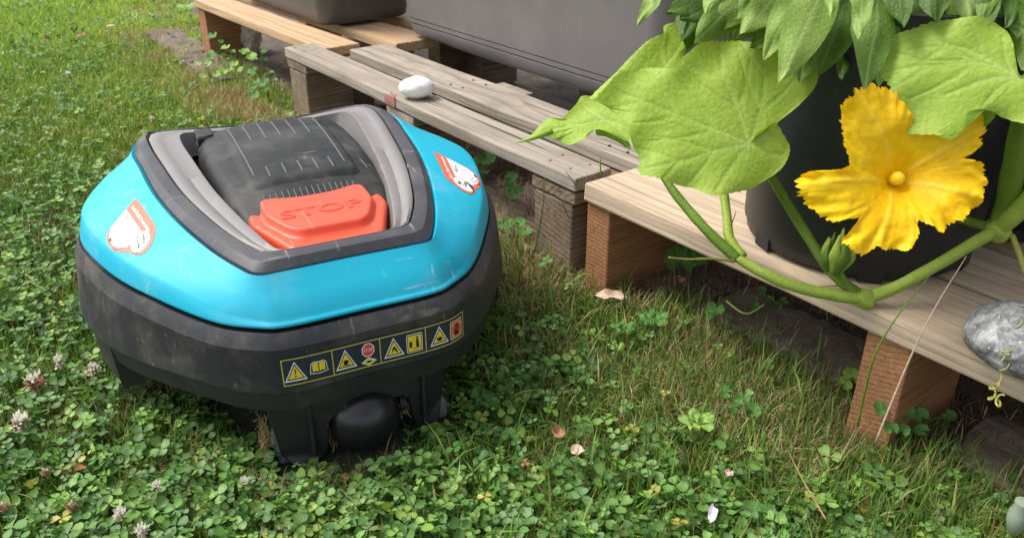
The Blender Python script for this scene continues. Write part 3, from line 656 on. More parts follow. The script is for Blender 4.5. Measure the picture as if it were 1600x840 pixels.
def octo(cx):
    cy = LH/2+.0032; sh = [(arc(cx, cy, .0058, .0058, 22.5, 337.5, 7), 'white', 2), (arc(cx, cy, .0050, .0050, 22.5, 337.5, 7), 'red', 3), (txt2('STOP', .0036, cx, cy, 0, .9), 'white', 4)]
    cy2 = LH/2-.0062; sh += [([(cx-.0068, cy2), (cx, cy2-.0034), (cx+.0068, cy2), (cx, cy2+.0034)], 'white', 2), ([(cx-.0056, cy2), (cx, cy2-.0027), (cx+.0056, cy2), (cx, cy2+.0027)], 'yellow', 3), ([(cx-.003, cy2), (cx, cy2-.0011), (cx+.003, cy2), (cx, cy2+.0011)], 'black', 4)]
    drape('pictogram', wl, sh, wmap, proj_front)['label'] = 'red stop octagon over a yellow diamond'
octo(LX0+cw*1.75)
def sq(cx, kind):
    cy = LH/2-.0002; sh = [(rrect(cx-.0072, cy-.0076, cx+.0072, cy+.0076, .0014), 'white', 2), (rrect(cx-.0066, cy-.0070, cx+.0066, cy+.0070, .001), 'black', 3), (rrect(cx-.0060, cy-.0064, cx+.0060, cy+.0064, .001), 'yellow' if kind == 0 else 'amber', 4)]
    if kind == 0:
        sh += [(rect(cx-.0048, cy-.0032, cx-.0024, cy+.0018), 'black', 5), (arc(cx+.0024, cy+.0042, .0010, .0010, 0, 330, 9), 'black', 5), ([(cx+.0012, cy-.0040), (cx+.0020, cy-.0040), (cx+.0024, cy-.001), (cx+.0032, cy-.004), (cx+.0040, cy-.004), (cx+.0034, cy+.003), (cx+.0014, cy+.003)], 'black', 5), (line([(cx-.0018, cy-.0044), (cx+.001, cy-.0044)], .0005), 'black', 5)]
    else:
        sh += [(arc(cx, cy+.0034, .0016, .0016, 0, 330, 10), 'black', 6), ([(cx-.0030, cy-.0048), (cx-.0012, cy-.0044), (cx, cy-.001), (cx+.0012, cy-.0044), (cx+.0030, cy-.0048), (cx+.0022, cy+.0016), (cx-.0022, cy+.0016)], 'black', 6), (line(arc(cx, cy, .0046, .0046, 0, 345, 20), .0010), 'red', 5), (line([(cx-.0032, cy+.0032), (cx+.0032, cy-.0032)], .0010), 'red', 7)]
    drape('pictogram', wl, sh, wmap, proj_front)['label'] = ('person keeping distance pictogram', 'no standing on top pictogram')[kind]
sq(LX0+cw*2.73, 0); sq(LX0+cw*3.72, 1)
# ---- underside: chassis, front bracket, caster, skids, wheels
def prism(name, poly, z0, z1, mat, parent, bw=.003, top=1.0, c=(0, 0)):
    n_ = len(poly); vs = [(x, y, z0) for x, y in poly] + [((x-c[0])*top+c[0], (y-c[1])*top+c[1], z1) for x, y in poly]
    fs = [tuple(range(n_))[::-1], tuple(range(n_, 2*n_))] + [(i, (i+1) % n_, n_+(i+1) % n_, n_+i) for i in range(n_)]
    return bevel(mesh(name, vs, fs, mat, parent, smooth=False), bw, 3, 30)
prism('chassis', [(-.08, .055), (.08, .055), (.13, .12), (.14, .25), (.13, .38), (-.13, .38), (-.14, .25), (-.13, .12)], .038, .084, M['chassis'], mower, .006)
def bracket():
    """front fork: apron with an arched opening, extruded backwards"""
    ou = [(-.070, .003), (-.079, .012), (-.082, .035), (-.088, .082), (-.034, .082), (0, .082), (.030, .082), (.078, .080), (.074, .030), (.067, .006)]
    inn_ = [(-.047, .002), (-.040, .010), (-.037, .030), (-.0355, .043), (-.030, .049), (0, .0505), (.033, .050), (.0385, .044), (.042, .020), (.048, .003)]
    f3 = lambda u, z: (u, -.006+(.010 if abs(u) > .073 else 0)+(.082-z)*.09, z); b3 = lambda u, z: (u*.98, .052, z+.004)
    vs = [f3(*p) for p in ou]+[f3(*p) for p in inn_]+[b3(*p) for p in ou]+[b3(*p) for p in inn_]; k = len(ou); fs = []
    for i in range(k-1):
        fs += [(i, i+1, k+i+1, k+i), (2*k+i, 3*k+i, 3*k+i+1, 2*k+i+1), (i, 2*k+i, 2*k+i+1, i+1), (k+i, k+i+1, 3*k+i+1, 3*k+i)]
    fs += [(0, k, 3*k, 2*k), (k-1, 3*k-1, 4*k-1, 2*k-1)]
    bm = bmesh.new(); vv = [bm.verts.new(v) for v in vs]
    for f in fs: bm.faces.new([vv[i] for i in f])
    bmesh.ops.recalc_face_normals(bm, faces=bm.faces[:])
    me = bpy.data.meshes.new('front_bracket'); bm.to_mesh(me); bm.free(); me.materials.append(M['chassis']); o = bpy.data.objects.new('front_bracket', me); COL.objects.link(o); o.parent = mower
    return bevel(o, .0025, 3, 30)
fb = bracket()
for s_ in (-1, 1):
    prism('leg_rim', [(s_*.052-.0018, -.0045), (s_*.052+.0018, -.0045), (s_*.052+.0018, .004), (s_*.052-.0018, .004)], .012, .08, M['chassis'], fb, .0012)
    prism('skid', [(s_*.072-.010, .014), (s_*.072+.010, .014), (s_*.072+.010, .05), (s_*.072-.010, .05)], -.002, .020, M['skid'], mower, .004, .9, (s_*.07, .03))
def caster():
    prof = [(.005, -.036), (.015, -.035), (.023, -.031), (.0295, -.023), (.0345, -.012), (.0365, 0), (.0345, .012), (.0295, .023), (.023, .031), (.015, .035), (.005, .036)]
    seg = 48; vs = [(u*.88-.003, .010+r_*.95*math.cos(2*math.pi*k/seg), .0345+r_*.95*math.sin(2*math.pi*k/seg)) for r_, u in prof for k in range(seg)]
    fs = [(i*seg+k, i*seg+(k+1) % seg, (i+1)*seg+(k+1) % seg, (i+1)*seg+k) for i in range(len(prof)-1) for k in range(seg)] + [tuple(range(seg))[::-1], tuple(10*seg+k for k in range(seg))]
    o = mesh('caster_wheel', vs, fs, M['wheel'], mower)
    for s_ in (-1, 1):
        v2 = [(s_*.0365-.002+d, .010+.0075*math.cos(a), .0345+.0075*math.sin(a)) for d in (-.003, .003) for a in np.linspace(0, 2*math.pi, 12, endpoint=False)]
        mesh('axle', v2, [tuple(range(12))[::-1], tuple(range(12, 24))]+[(i, (i+1) % 12, 12+(i+1) % 12, 12+i) for i in range(12)], M['chassis'], o, smooth=False)
caster()
# side skirts hanging lower behind the wheels arches, small teeth under the lip
def skirt(sg):
    idx = [i for i, p in enumerate(g3) if p[0]*sg > 0 and .143 < p[1] < .40]
    P = sorted([g3[i] for i in idx], key=lambda p: p[1]); vs = []
    for p in P:
        t = (p[1]-.143)/.25; zb = .038+.006*t
        for x_, z in ((-.005, .093), (-.007, zb), (-.024, zb), (-.024, .093)): vs.append((p[0]+sg*x_, p[1], min(z, p[2]-.003)))
    n_ = len(P); fs = [(i*4+j, i*4+(j+1) % 4, (i+1)*4+(j+1) % 4, (i+1)*4+j) for i in range(n_-1) for j in range(4)]+[(0, 1, 2, 3), tuple((n_-1)*4+j for j in (3, 2, 1, 0))]
    o = mesh('side_skirt', vs, fs, M['chassis'], mower, smooth=False); bevel(o, .002, 2, 40)
skirt(-1); skirt(1)
for sg in (-1, 1):
    for k, (u, v) in enumerate(((.150, .105), (.136, .085), (.120, .064), (.106, .045), (.095, .032))):
        prism('guard_tooth', [(sg*u-.003, v), (sg*u+.003, v), (sg*(u-.012)+.003, v+.018), (sg*(u-.012)-.003, v+.018)], .050, .08, M['chassis'], mower, .0015)
for sg in (-1, 1):
    seg = 48; prof = [(.02, -.022), (.07, -.022), (.082, -.016), (.085, 0), (.082, .016), (.07, .022), (.02, .022)]
    vs = [(sg*.145+u, .30+r_*math.cos(2*math.pi*k/seg), .086+r_*(1+.02*(k % 2))*math.sin(2*math.pi*k/seg)) for r_, u in prof for k in range(seg)]
    vs = [(a*.93, b, min(c, .15)) for a, b, c in vs]
    fs = [(i*seg+k, i*seg+(k+1) % seg, (i+1)*seg+(k+1) % seg, (i+1)*seg+k) for i in range(6) for k in range(seg)] + [tuple(range(seg))[::-1], tuple(6*seg+k for k in range(seg))]
    mesh('rear_wheel', vs, fs, M['wheel'], mower)
# dry cut grass stuck round the caster
def strawclump(parent, pts, n_, spread, L, name='grass_clippings'):
    V, Lp, St, C = [], [], [], []
    for k in range(n_):
        c = Vector(random.choice(pts)) + Vector([random.gauss(0, s_) for s_ in spread]); d = Vector((random.gauss(0, .4), random.gauss(0, .3), random.gauss(0, 1))).normalized()*L*random.uniform(.5, 1.2); w_ = Vector((random.gauss(0, 1), random.gauss(0, 1), 0)).normalized()*.0008
        b = len(V); V += [c-d/2-w_, c-d/2+w_, c+d/2+w_*.5, c+d/2-w_*.5]; St.append(len(Lp)); Lp += [b, b+1, b+2, b+3]; q = random.uniform(.6, 1.1); C += [(.36*q, .27*q, .12*q)]*4
    o = fast_mesh(name, np.array([tuple(v) for v in V]), np.array(Lp), np.array(St), np.array(C), M['straw'], parent); return tag(o, kind='stuff')
strawclump(mower, [(.037, .010, .040), (.036, .012, .032)], 90, (.0030, .003, .010), .012)
strawclump(mower, [(-.090, .022, .030), (-.088, .022, .038), (-.090, .024, .022)], 130, (.002, .006, .007), .010)
strawclump(mower, [(-.037, .006, .04), (-.035, .008, .03)], 90, (.002, .003, .012), .011)
# ================================================================= loose stones and small finds
def pebble(name, label, cat, loc, size, rot, mat, rough_=.08, fl=1.0, group=None):
    bm = bmesh.new(); bmesh.ops.create_icosphere(bm, subdivisions=5, radius=1)
    for v in bm.verts:
        p = v.co.copy(); k = 1+rough_*noise.noise(p*1.3+Vector(loc)*9)+rough_*.35*noise.noise(p*4+Vector(loc)*5)
        v.co = Vector((p.x*size[0]*k, p.y*size[1]*k, (math.copysign(abs(p.z)**fl, p.z))*size[2]*k))
    me = bpy.data.meshes.new(name); bm.to_mesh(me); bm.free(); me.materials.append(mat); me.polygons.foreach_set('use_smooth', [True]*len(me.polygons))
    o = bpy.data.objects.new(name, me); COL.objects.link(o); o.location = loc; o.rotation_euler = rot; return tag(o, label, cat, group)
c = onz(651, 141, zt+.012); pebble('pebble', 'smooth white pebble lying on the grey front plank', 'stone', (c.x, c.y, zt+.0158), (.0265, .022, .0165), (0, 0, .1), M['stoneW'], .05)
c = onz(1606, 546, zt+.015); pebble('stone', 'dark grey stone with white veins on the pine pallet', 'stone', (c.x, c.y, zt+.022), (.047, .040, .0240), (0, 0, -.5), M['stoneG'], .10)
c = onz(389, 56, .045); pebble('stone', 'angular beige stone beside the back pallet', 'stone', (c.x, c.y, .040), (.030, .034, .042), (.3, .2, .5), M['stoneD'], .35)
def edging(label, s0, s1, n0, n1, h, rz=0):
    L, W = s1-s0, n1-n0; vs, fs = plank_mesh(L, W, .05, 30, .004, .008, s0*9)
    vs = [(x+.005*noise.noise(Vector((x*20, y*20, s0))), y+.006*noise.noise(Vector((x*12, s0, 1))), z+.010*noise.noise(Vector((x*15, y*15, s0+4)))+.003*noise.noise(Vector((x*60, y*60, s0)))) for x, y, z in vs]
    o = mesh('edging_stone', vs, fs, M['slab'], None, smooth=False); bevel(o, .006, 3, 50); p = PW(s0, n0, h-.05); o.location = p; o.rotation_euler = (R(random.uniform(-2, 2)), R(random.uniform(-2, 2)), PROT+rz)
    tag(o, label, 'edging stone', 'edging stones sunk along the pallets')
edging('brown edging stone sunk below the pine plank, right of the dry leaf', 1.0, 1.19, .065, .15, .020)
edging('sunken edging stone right of the orange block at the right edge', 1.30, 1.52, .045, .14, .020)
edging('edging stone hidden in shade beneath the left end of the pine pallet', .80, .985, .075, .16, .014)
edging('edging stone in the gap between mower and grey pallet block', .56, .79, .09, .17, .014)
edging('mossy edging stone by the weeds at the back pallet', -.62, -.36, -.03, .06, .016)
edging('flat stone at the far top by the pallet corner', -.95, -.64, -.02, .07, .018)
# ================================================================= SQUASH PLANT
def leaf_big(name, outline, attach, pn, depth, veins, mat, parent, cup=.0, serr=.010, puff=.0007, nA=420, nR=70, bend=None, sec=True, seed_=1):
    """outline/attach/veins measured on the photograph, laid on a real plane at its own distance"""
    p0 = ray(*attach, depth); pn = Vector(pn).normalized(); ex = pn.cross(Vector((0, 0, 1))).normalized(); ey = pn.cross(ex)*-1
    def to2(px):
        q = onplane(px[0], px[1], p0, pn)-p0; return np.array([q.dot(ex), q.dot(ey)])
    O2 = np.array([to2(p) for p in outline]); C_ = crom(O2, nA)
    ph = np.arange(nA); rr = np.linalg.norm(C_, axis=1); mx = rr.max()
    per = np.r_[0, np.cumsum(np.linalg.norm(np.diff(C_, axis=0), axis=1))]
    C_ *= (1+serr*(1-2*np.abs((per/.0052+.35*np.sin(per*170+seed_)) % 1*2-1))*(.7+.5*np.sin(per*90+seed_))+.006*np.sin(per*230+seed_*2)+.006*np.sin(per*97+seed_))[:, None]
    VP = []
    for vn in veins:
        q = crom([to2(p) for p in vn], 24, False) if len(vn) > 2 else np.linspace(to2(vn[0]), to2(vn[1]), 24)
        VP.append((q, .0012, .0003))
        if sec:
            L = np.linalg.norm(np.diff(q, axis=0), axis=1).sum(); nb = int(L/.024)
            for b in range(1, nb):
                i = int(24*b/nb); i = min(i, 22); t = q[i+1]-q[i]; t /= np.linalg.norm(t)
                for sg in (-1, 1):
                    a = sg*R(42); dx = np.array([t[0]*math.cos(a)-t[1]*math.sin(a), t[0]*math.sin(a)+t[1]*math.cos(a)]); le = .048*(1-.55*b/nb)
                    mid = q[i]+dx*le*.5+t*le*.05; en = q[i]+dx*le+t*le*.3
                    VP.append((crom([q[i], mid, en], 12, False), .0006, .0002))
    rs = (np.arange(nR)/(nR-1))**.85
    XY = (C_[None]*rs[:, None, None]).reshape(-1, 2); vein = np.zeros(len(XY)); groove = np.full(len(XY), 1.0)
    for q, w0, w1 in VP:
        lo = q.min(0)-.012; hi = q.max(0)+.012; m = np.all((XY > lo) & (XY < hi), axis=1); X = XY[m]
        if not len(X): continue
        best = np.full(len(X), 9.); bt = np.zeros(len(X))
        for k in range(len(q)-1):
            a, b = q[k], q[k+1]; ab = b-a; t = np.clip(((X-a)@ab)/(ab@ab+1e-12), 0, 1); d = np.linalg.norm(X-a-t[:, None]*ab, axis=1); u_ = d < best; best[u_] = d[u_]; bt[u_] = (k+t[u_])/(len(q)-1)
        wd = w0+(w1-w0)*bt; vv = np.exp(-(best/wd)**2)*(1 if w0 > .001 else .32)*(1-.5*bt); vein[m] = np.maximum(vein[m], vv); groove[m] = np.minimum(groove[m], 1-np.exp(-(best/(wd*4))**2))
    vs = []
    R_ = np.linalg.norm(XY, axis=1)
    for (x, y), g, r_, rn in zip(XY, groove, R_, np.repeat(rs, nA)):
        z = puff*g*1.0 + .0035*noise.noise(Vector((x*22+seed_, y*22, 0)))*min(1, rn*1.5) + .008*noise.noise(Vector((x*9+seed_*3, y*9, 2)))*rn
        z += cup*(r_/mx)**2 + .004*rn**4*math.sin(x*120+y*90+seed_)
        if bend: z += bend(x, y)
        vs.append(p0+ex*x+ey*y+pn*z)
    fs = [(i*nA+j, i*nA+(j+1) % nA, (i+1)*nA+(j+1) % nA, (i+1)*nA+j) for i in range(nR-1) for j in range(nA)]
    return mesh(name, vs, fs, mat, parent, attrs={'vein': vein}), p0
node1 = ray(1352, 466, .705); node2 = ray(1560, 358, .70)
plantroot = thing('squash_plant', 'squash plant with large pale green leaves trailing over the pine pallet', 'plant', (0, 0, 0)); plantroot.location = (0, 0, 0)
L1 = [(1213, 192), (1240, 172), (1258, 155), (1272, 138), (1279, 114), (1272, 95), (1250, 84), (1215, 76), (1166, 62), (1120, 62), (1090, 70), (1067, 90), (1064, 108), (1040, 104), (1010, 100), (975, 106), (955, 122), (938, 142), (934, 152), (950, 160), (962, 172), (984, 190), (983, 206), (992, 226), (1002, 246), (999, 268), (1036, 281), (1082, 291), (1116, 305), (1166, 296), (1200, 279), (1227, 256), (1236, 230), (1224, 208), (1206, 193), (1192, 206), (1176, 219), (1184, 206), (1200, 198)]
veins1 = [[(1171, 225), (1110, 200), (1028, 164), (960, 132)], [(1171, 225), (1140, 140), (1095, 78)], [(1171, 225), (1190, 170), (1196, 110), (1190, 72)], [(1171, 225), (1120, 236), (1070, 250), (1010, 262)], [(1171, 225), (1142, 262), (1118, 298)], [(1171, 225), (1200, 240), (1225, 240)]]
leaf_big('leaf', L1, (1171, 225), (-.06, -.84, .50), .655, veins1, M['squash'], plantroot, cup=-.012, seed_=2)[0]['label'] = 'largest leaf, facing the viewer'
L3 = [(1036, 46), (1060, 41), (1083, 43), (1080, 62), (1070, 82), (1075, 110), (1050, 135), (1000, 140), (930, 152), (924, 146), (950, 122), (972, 104), (990, 88), (1013, 69), (1040, 57)]
leaf_big('leaf', L3, (1040, 105), (-.1, -.75, .66), .735, [[(1040, 105), (1000, 115), (945, 140)], [(1040, 105), (1030, 80), (1020, 68)], [(1040, 105), (1062, 75), (1070, 48)]], M['squash'], plantroot, seed_=5, nR=45, nA=240)
L2 = [(930, 150), (922, 149), (908, 150), (900, 162), (888, 177), (878, 186), (869, 185), (858, 184), (846, 192), (832, 208), (826, 213), (848, 212), (858, 208), (862, 218), (872, 216), (888, 227), (902, 226), (914, 222), (921, 212), (932, 208), (950, 211), (975, 220), (1000, 228), (1010, 200), (990, 165), (960, 150)]
leaf_big('leaf', L2, (945, 188), (-.25, -.66, .71), .78, [[(945, 188), (900, 196), (850, 205)], [(945, 188), (920, 170), (905, 156)], [(945, 188), (965, 195), (990, 205)]], M['squash'], plantroot, seed_=9, nR=45, nA=240)
L2b = [(940, 190), (950, 186), (975, 205), (984, 222), (985, 235), (965, 222), (945, 212), (932, 210)]
leaf_big('leaf', L2b, (955, 205), (-.45, -.5, .5), .785, [[(955, 205), (975, 222)]], M['squash_dk'], plantroot, seed_=11, nR=20, nA=120, sec=False, serr=.0)['label' if 0 else 0] if 0 else leaf_big('leaf', L2b, (955, 205), (-.45, -.5, .5), .785, [[(955, 205), (975, 222)]], M['squash_dk'], plantroot, seed_=11, nR=20, nA=120, sec=False, serr=.0)
tube('leaf_tip', [ray(862, 204, .775), ray(838, 214, .772), ray(806, 223, .77)], [.0035, .0022, .0006], M['squash'], plantroot, 6)
L4 = [(1590, 118), (1582, 92), (1577, 55), (1560, 42), (1536, 34), (1500, 30), (1470, 28), (1430, 38), (1400, 50), (1382, 66), (1369, 86), (1366, 98), (1380, 112), (1390, 130), (1396, 155), (1400, 180), (1415, 196), (1440, 207), (1465, 210), (1485, 216), (1500, 208), (1508, 195), (1511, 178), (1525, 172), (1550, 172), (1575, 180), (1610, 194), (1640, 190), (1650, 150), (1625, 110), (1605, 118)]
veins4 = [[(1592, 122), (1545, 95), (1495, 74), (1420, 74)], [(1592, 122), (1545, 124), (1480, 145)], [(1592, 122), (1575, 100), (1565, 60)], [(1592, 122), (1560, 140), (1535, 165)], [(1592, 122), (1540, 100), (1440, 102), (1385, 105)]]
leaf_big('leaf', L4, (1592, 122), (-.30, -.72, .60), .58, veins4, M['squash'], plantroot, cup=-.010, seed_=13)[0]['label'] = 'leaf over the flower at the right edge'
L5 = [(1500, 196), (1512, 178), (1530, 172), (1556, 174), (1540, 190), (1515, 205), (1490, 216)]
leaf_big('leaf', L5, (1525, 188), (-.2, -.4, -.3), .60, [[(1525, 188), (1500, 208)]], M['squash_dk'], plantroot, seed_=15, nR=16, nA=100, sec=False, serr=0)
L6 = [(1600, 5), (1585, 20), (1578, 50), (1585, 80), (1592, 100), (1600, 112), (1630, 110), (1650, 50), (1630, 0)]
leaf_big('leaf', L6, (1612, 60), (-.6, -.7, .3), .61, [[(1612, 60), (1590, 40)], [(1612, 60), (1592, 90)]], M['pepper'], plantroot, seed_=17, nR=30, nA=150)
# stems
tube('stem', [ray(1150, 402, .735), ray(1195, 427, .722), ray(1240, 446, .712), ray(1300, 460, .707), node1], [.0040, .0048, .0050, .0050, .0058], M['stem'], plantroot, 14, 60, .06)
tube('stem', [node1, ray(1400, 448, .70), ray(1470, 410, .695), ray(1530, 374, .697), node2], [.0056, .0050, .0050, .0050, .0058], M['stem'], plantroot, 14, 60, .06)
tube('leaf_stalk', [ray(1034, 270, .77), ray(1058, 306, .76), ray(1105, 360, .745), ray(1152, 404, .735)], [.0036, .0042, .0046, .0052], M['stem_dk'], plantroot, 12, 50, .06)
tube('leaf_stalk', [ray(1131, 300, .76), ray(1136, 340, .752), ray(1140, 372, .745), ray(1160, 402, .735)], [.0040, .0042, .0044, .0050], M['stem'], plantroot, 12)
tube('leaf_stalk', [ray(1176, 228, .675), ray(1205, 275, .70), ray(1250, 350, .725), ray(1300, 425, .715), ray(1344, 462, .706)], [.003, .0040, .0044, .0046, .0050], M['stem_dk'], plantroot, 12, 60, .06)
tube('stem', [node2, ray(1572, 320, .69), ray(1584, 260, .66), ray(1600, 180, .62), ray(1612, 120, .585)], [.0082, .0085, .0082, .0078, .006], M['stem_dk'], plantroot, 14, 50, .06)
tube('stem', [node2, ray(1590, 330, .68), ray(1640, 275, .66)], [.0075, .008, .008], M['stem'], plantroot, 12)
tube('leaf_stalk', [node2, ray(1535, 352, .71), ray(1500, 340, .72), ray(1440, 310, .70)], [.0045, .0044, .0042, .005], M['stem_dk'], plantroot, 10)
tube('leaf_stalk', [ray(1582, 368, .68), ray(1594, 400, .665), ray(1612, 450, .65)], [.0022, .0024, .0024], M['tendril'], plantroot, 8)
for nd_, r_, c0 in ((node1, .0088, M['stem']), (node2, .0105, M['stem'])):
    bm = bmesh.new(); bmesh.ops.create_icosphere(bm, subdivisions=3, radius=r_)
    for v in bm.verts: v.co *= 1+.25*noise.noise(v.co*150)
    me = bpy.data.meshes.new('stem_node'); bm.to_mesh(me); bm.free(); me.materials.append(c0); me.polygons.foreach_set('use_smooth', [True]*len(me.polygons)); o = bpy.data.objects.new('stem_node', me); COL.objects.link(o); o.location = nd_; o.parent = plantroot
tube('tendril', [ray(1148, 408, .73), ray(1110, 404, .72), ray(1075, 405, .71), ray(1045, 402, .70)], [.0014, .0011, .0009, .0006], M['tendril'], plantroot, 6)
tube('tendril', [ray(1345, 452, .715), ray(1310, 446, .73), ray(1275, 448, .74)], [.0014, .0011, .0006], M['tendril'], plantroot, 6)
def coil(pts, r0, turns, depth, rad, n=90):
    P = crom(pts, n, False); out = []
    for i, p in enumerate(P):
        a = turns*2*math.pi*i/n; out.append(ray(p[0]+r0*math.cos(a), p[1]+r0*.8*math.sin(a), depth-.004*math.sin(a)-.01*i/n))
    return tube('tendril', out, rad, M['tendril'], plantroot, 6, n*2)
coil([(1592, 500), (1588, 530), (1572, 548), (1562, 560)], 5, 3.2, .602, .0007)
coil([(1612, 520), (1590, 520), (1574, 566), (1562, 585), (1556, 612)], 4, 5.0, .600, .0005)
coil([(1556, 598), (1549, 618), (1560, 630), (1563, 618)], 6, 3.0, .596, .0008)
# bud: crumpled pointed sepals on a short stalk
bd = ray(1306, 402, .690)
for k in range(11):
    a = k*2.4; rr_ = .0055+.0012*(k % 3); b = bd+Vector((rr_*math.cos(a)*.6, rr_*math.sin(a)*.6, -.012)); tp = bd+Vector((rr_*math.cos(a)*1.3, rr_*math.sin(a)*1.3, .012+.004*(k % 4)))
    tube('bud_sepal', [b, (b+tp)/2+Vector((rr_*.5*math.cos(a), rr_*.5*math.sin(a), 0)), tp], [.0026, .0042, .0004], M['stem'] if k % 2 else M['pepper'], plantroot, 7, 12, .25)
tube('leaf_stalk', [bd+Vector((0, 0, -.010)), ray(1312, 430, .70), ray(1335, 458, .705)], [.005, .0035, .0035], M['stem_dk'], plantroot, 8)
# flower
def flower():
    ce = (1417, 272); D = .60; ctr = ray(*ce, D+.022); pn = Vector((-.10, -.86, .50)).normalized(); ex = pn.cross(Vector((0, 0, 1))).normalized(); ey = -pn.cross(ex)
    rim0 = ray(*ce, D)
    out = [(1365, 135), (1342, 138), (1322, 156), (1313, 178), (1320, 205), (1322, 232), (1328, 254), (1310, 266), (1285, 266), (1262, 270), (1246, 281), (1243, 298), (1258, 315), (1275, 333), (1300, 346), (1325, 342), (1338, 344), (1326, 360), (1316, 378), (1328, 392), (1346, 398), (1368, 388), (1400, 389), (1424, 388), (1436, 366), (1434, 346), (1448, 350), (1460, 358), (1472, 363), (1484, 350), (1500, 344), (1526, 324), (1538, 300), (1543, 280), (1536, 258), (1518, 250), (1509, 246), (1524, 236), (1536, 216), (1538, 190), (1520, 172), (1492, 168), (1470, 176), (1448, 186), (1425, 180), (1408, 160), (1395, 142), (1380, 136)]
    C2 = []
    for p in out:
        q = onplane(p[0], p[1], rim0, pn)-rim0; C2.append((q.dot(ex), q.dot(ey)))
    nA, nR = 520, 60; C_ = crom(C2, nA); R_ = np.linalg.norm(C_, axis=1); ang = np.arctan2(C_[:, 1], C_[:, 0]); mxr = R_.max()
    per = np.r_[0, np.cumsum(np.linalg.norm(np.diff(C_, axis=0), axis=1))]
    SER = np.array([(.05)*noise.noise(Vector((p*420, 0, 3)))+.035*noise.noise(Vector((p*1100, 5, 3)))+.05*noise.noise(Vector((p*130, 8, 3))) for p in per])
    tips = [math.atan2(*( (onplane(x, y, rim0, pn)-rim0).dot(e) for e in (ey, ex))) for x, y in ((1342, 145), (1250, 290), (1372, 390), (1520, 305), (1530, 200))]
    vs, vein = [], []
    for i in range(nR):
        t = (i/(nR-1))**.8
        for j in range(nA):
            x, y = C_[j]*t*(1+SER[j]*t**7); r_ = R_[j]*t
            dep = -.034*math.exp(-(r_/.020)**1.15) + .006*(r_/mxr)
            da = min(abs((ang[j]-a+math.pi) % (2*math.pi)-math.pi) for a in tips)
            crease = math.exp(-(da*r_/.0022)**2)*min(1, r_/.015); vein.append(.9*crease*(1-.6*t)+.05*max(0, math.sin(ang[j]*34))*(1-t))
            ruf = .0030*t**5*math.sin(per[j]*190+2.2*math.sin(per[j]*60)+r_*30) + .0012*t**6*math.sin(per[j]*470+r_*240)
            cr = .0003*noise.noise(Vector((ang[j]*12, r_*40, 0)))*min(1, t*2) + .0022*noise.noise(Vector((x*75, y*75, 9)))*t + .0010*noise.noise(Vector((x*190, y*190, 7)))*t*t + .0060*noise.noise(Vector((x*32, y*32, 4)))*t
            lean = -.0025*math.cos(da*2.5)*t*t + .001*crease
            vs.append(rim0+ex*x+ey*y+pn*(dep+ruf+cr+lean))
    fs = [(i*nA+j, i*nA+(j+1) % nA, (i+1)*nA+(j+1) % nA, (i+1)*nA+j) for i in range(nR-1) for j in range(nA)]
    fl = mesh('flower', vs, fs, M['petal'], plantroot, attrs={'vein': vein}); fl['label'] = 'open yellow squash flower with five ruffled petals'
    st = rim0+pn*(-.0335)
    prof = [(.0016, 0), (.0026, .004), (.0032, .010), (.0036, .015), (.0028, .019), (.001, .0205)]
    v2 = [st+pn*h+(ex*math.cos(2*math.pi*k/20)+ey*math.sin(2*math.pi*k/20))*r_*1.45*(1+.08*math.sin(k*2.5)) for r_, h in prof for k in range(20)]
    mesh('stamen', v2, [(i*20+k, i*20+(k+1) % 20, (i+1)*20+(k+1) % 20, (i+1)*20+k) for i in range(5) for k in range(20)]+[tuple(100+k for k in range(20))], flat('stamen_yellow', (1.0, .66, .01)), fl)
    tube('calyx', [rim0+pn*(-.044), rim0+pn*(-.054)+Vector((0, .005, -.002)), ray(1455, 318, .70), ray(1505, 342, .70)], [.009, .007, .0045, .0045], M['stem_dk'], fl, 10)
flower()
# ================================================================= LEAFY PLANT AT THE TOP
tp_ = thing('leafy_plant', 'bushy plant with pointed drooping green leaves above the black pot', 'plant', (0, 0, 0))
def lance(base, tip, wid, mat, parent, nrm=(-.2, -.85, .45), droop=.15, fold=.25, name='leaf', nu=30, nv=15, sh=.42, fine=True):
    base, tip = Vector(base), Vector(tip); ax = tip-base; L = ax.length; ax.normalize(); nn = Vector(nrm); nn = (nn-ax*nn.dot(ax)).normalized(); sd_ = ax.cross(nn)
    vs, vein = [], []; ph = random.random()*9
    for i in range(nu):
        t = i/(nu-1); wv = wid*.5*(math.sin(math.pi*t**(math.log(.5)/math.log(sh)))**.8 if 0 < t < 1 else 0.0)+.0002
        for j in range(nv):
            a = (j/(nv-1))*2-1; x = a*wv
            z = -fold*abs(a)**1.3*wv*.6 + droop*L*(math.sin(t*math.pi)*.6) + .0007*math.sin(t*18+ph+a)*abs(a) + .004*noise.noise(Vector((t*3+ph, a, ph)))
            sv = (t*9 - abs(a)*1.3) % 1; v_ = max(math.exp(-(x/.0007)**2), .5*math.exp(-((sv-.5)/.07)**2)*(1-abs(a)) if fine else 0)
            z -= .0004*v_
            vein.append(v_); vs.append(base+ax*(L*t)+sd_*x+nn*z)
    fs = [(i*nv+j, i*nv+j+1, (i+1)*nv+j+1, (i+1)*nv+j) for i in range(nu-1) for j in range(nv-1)]
    return mesh(name, vs, fs, mat, parent, attrs={'vein': vein})
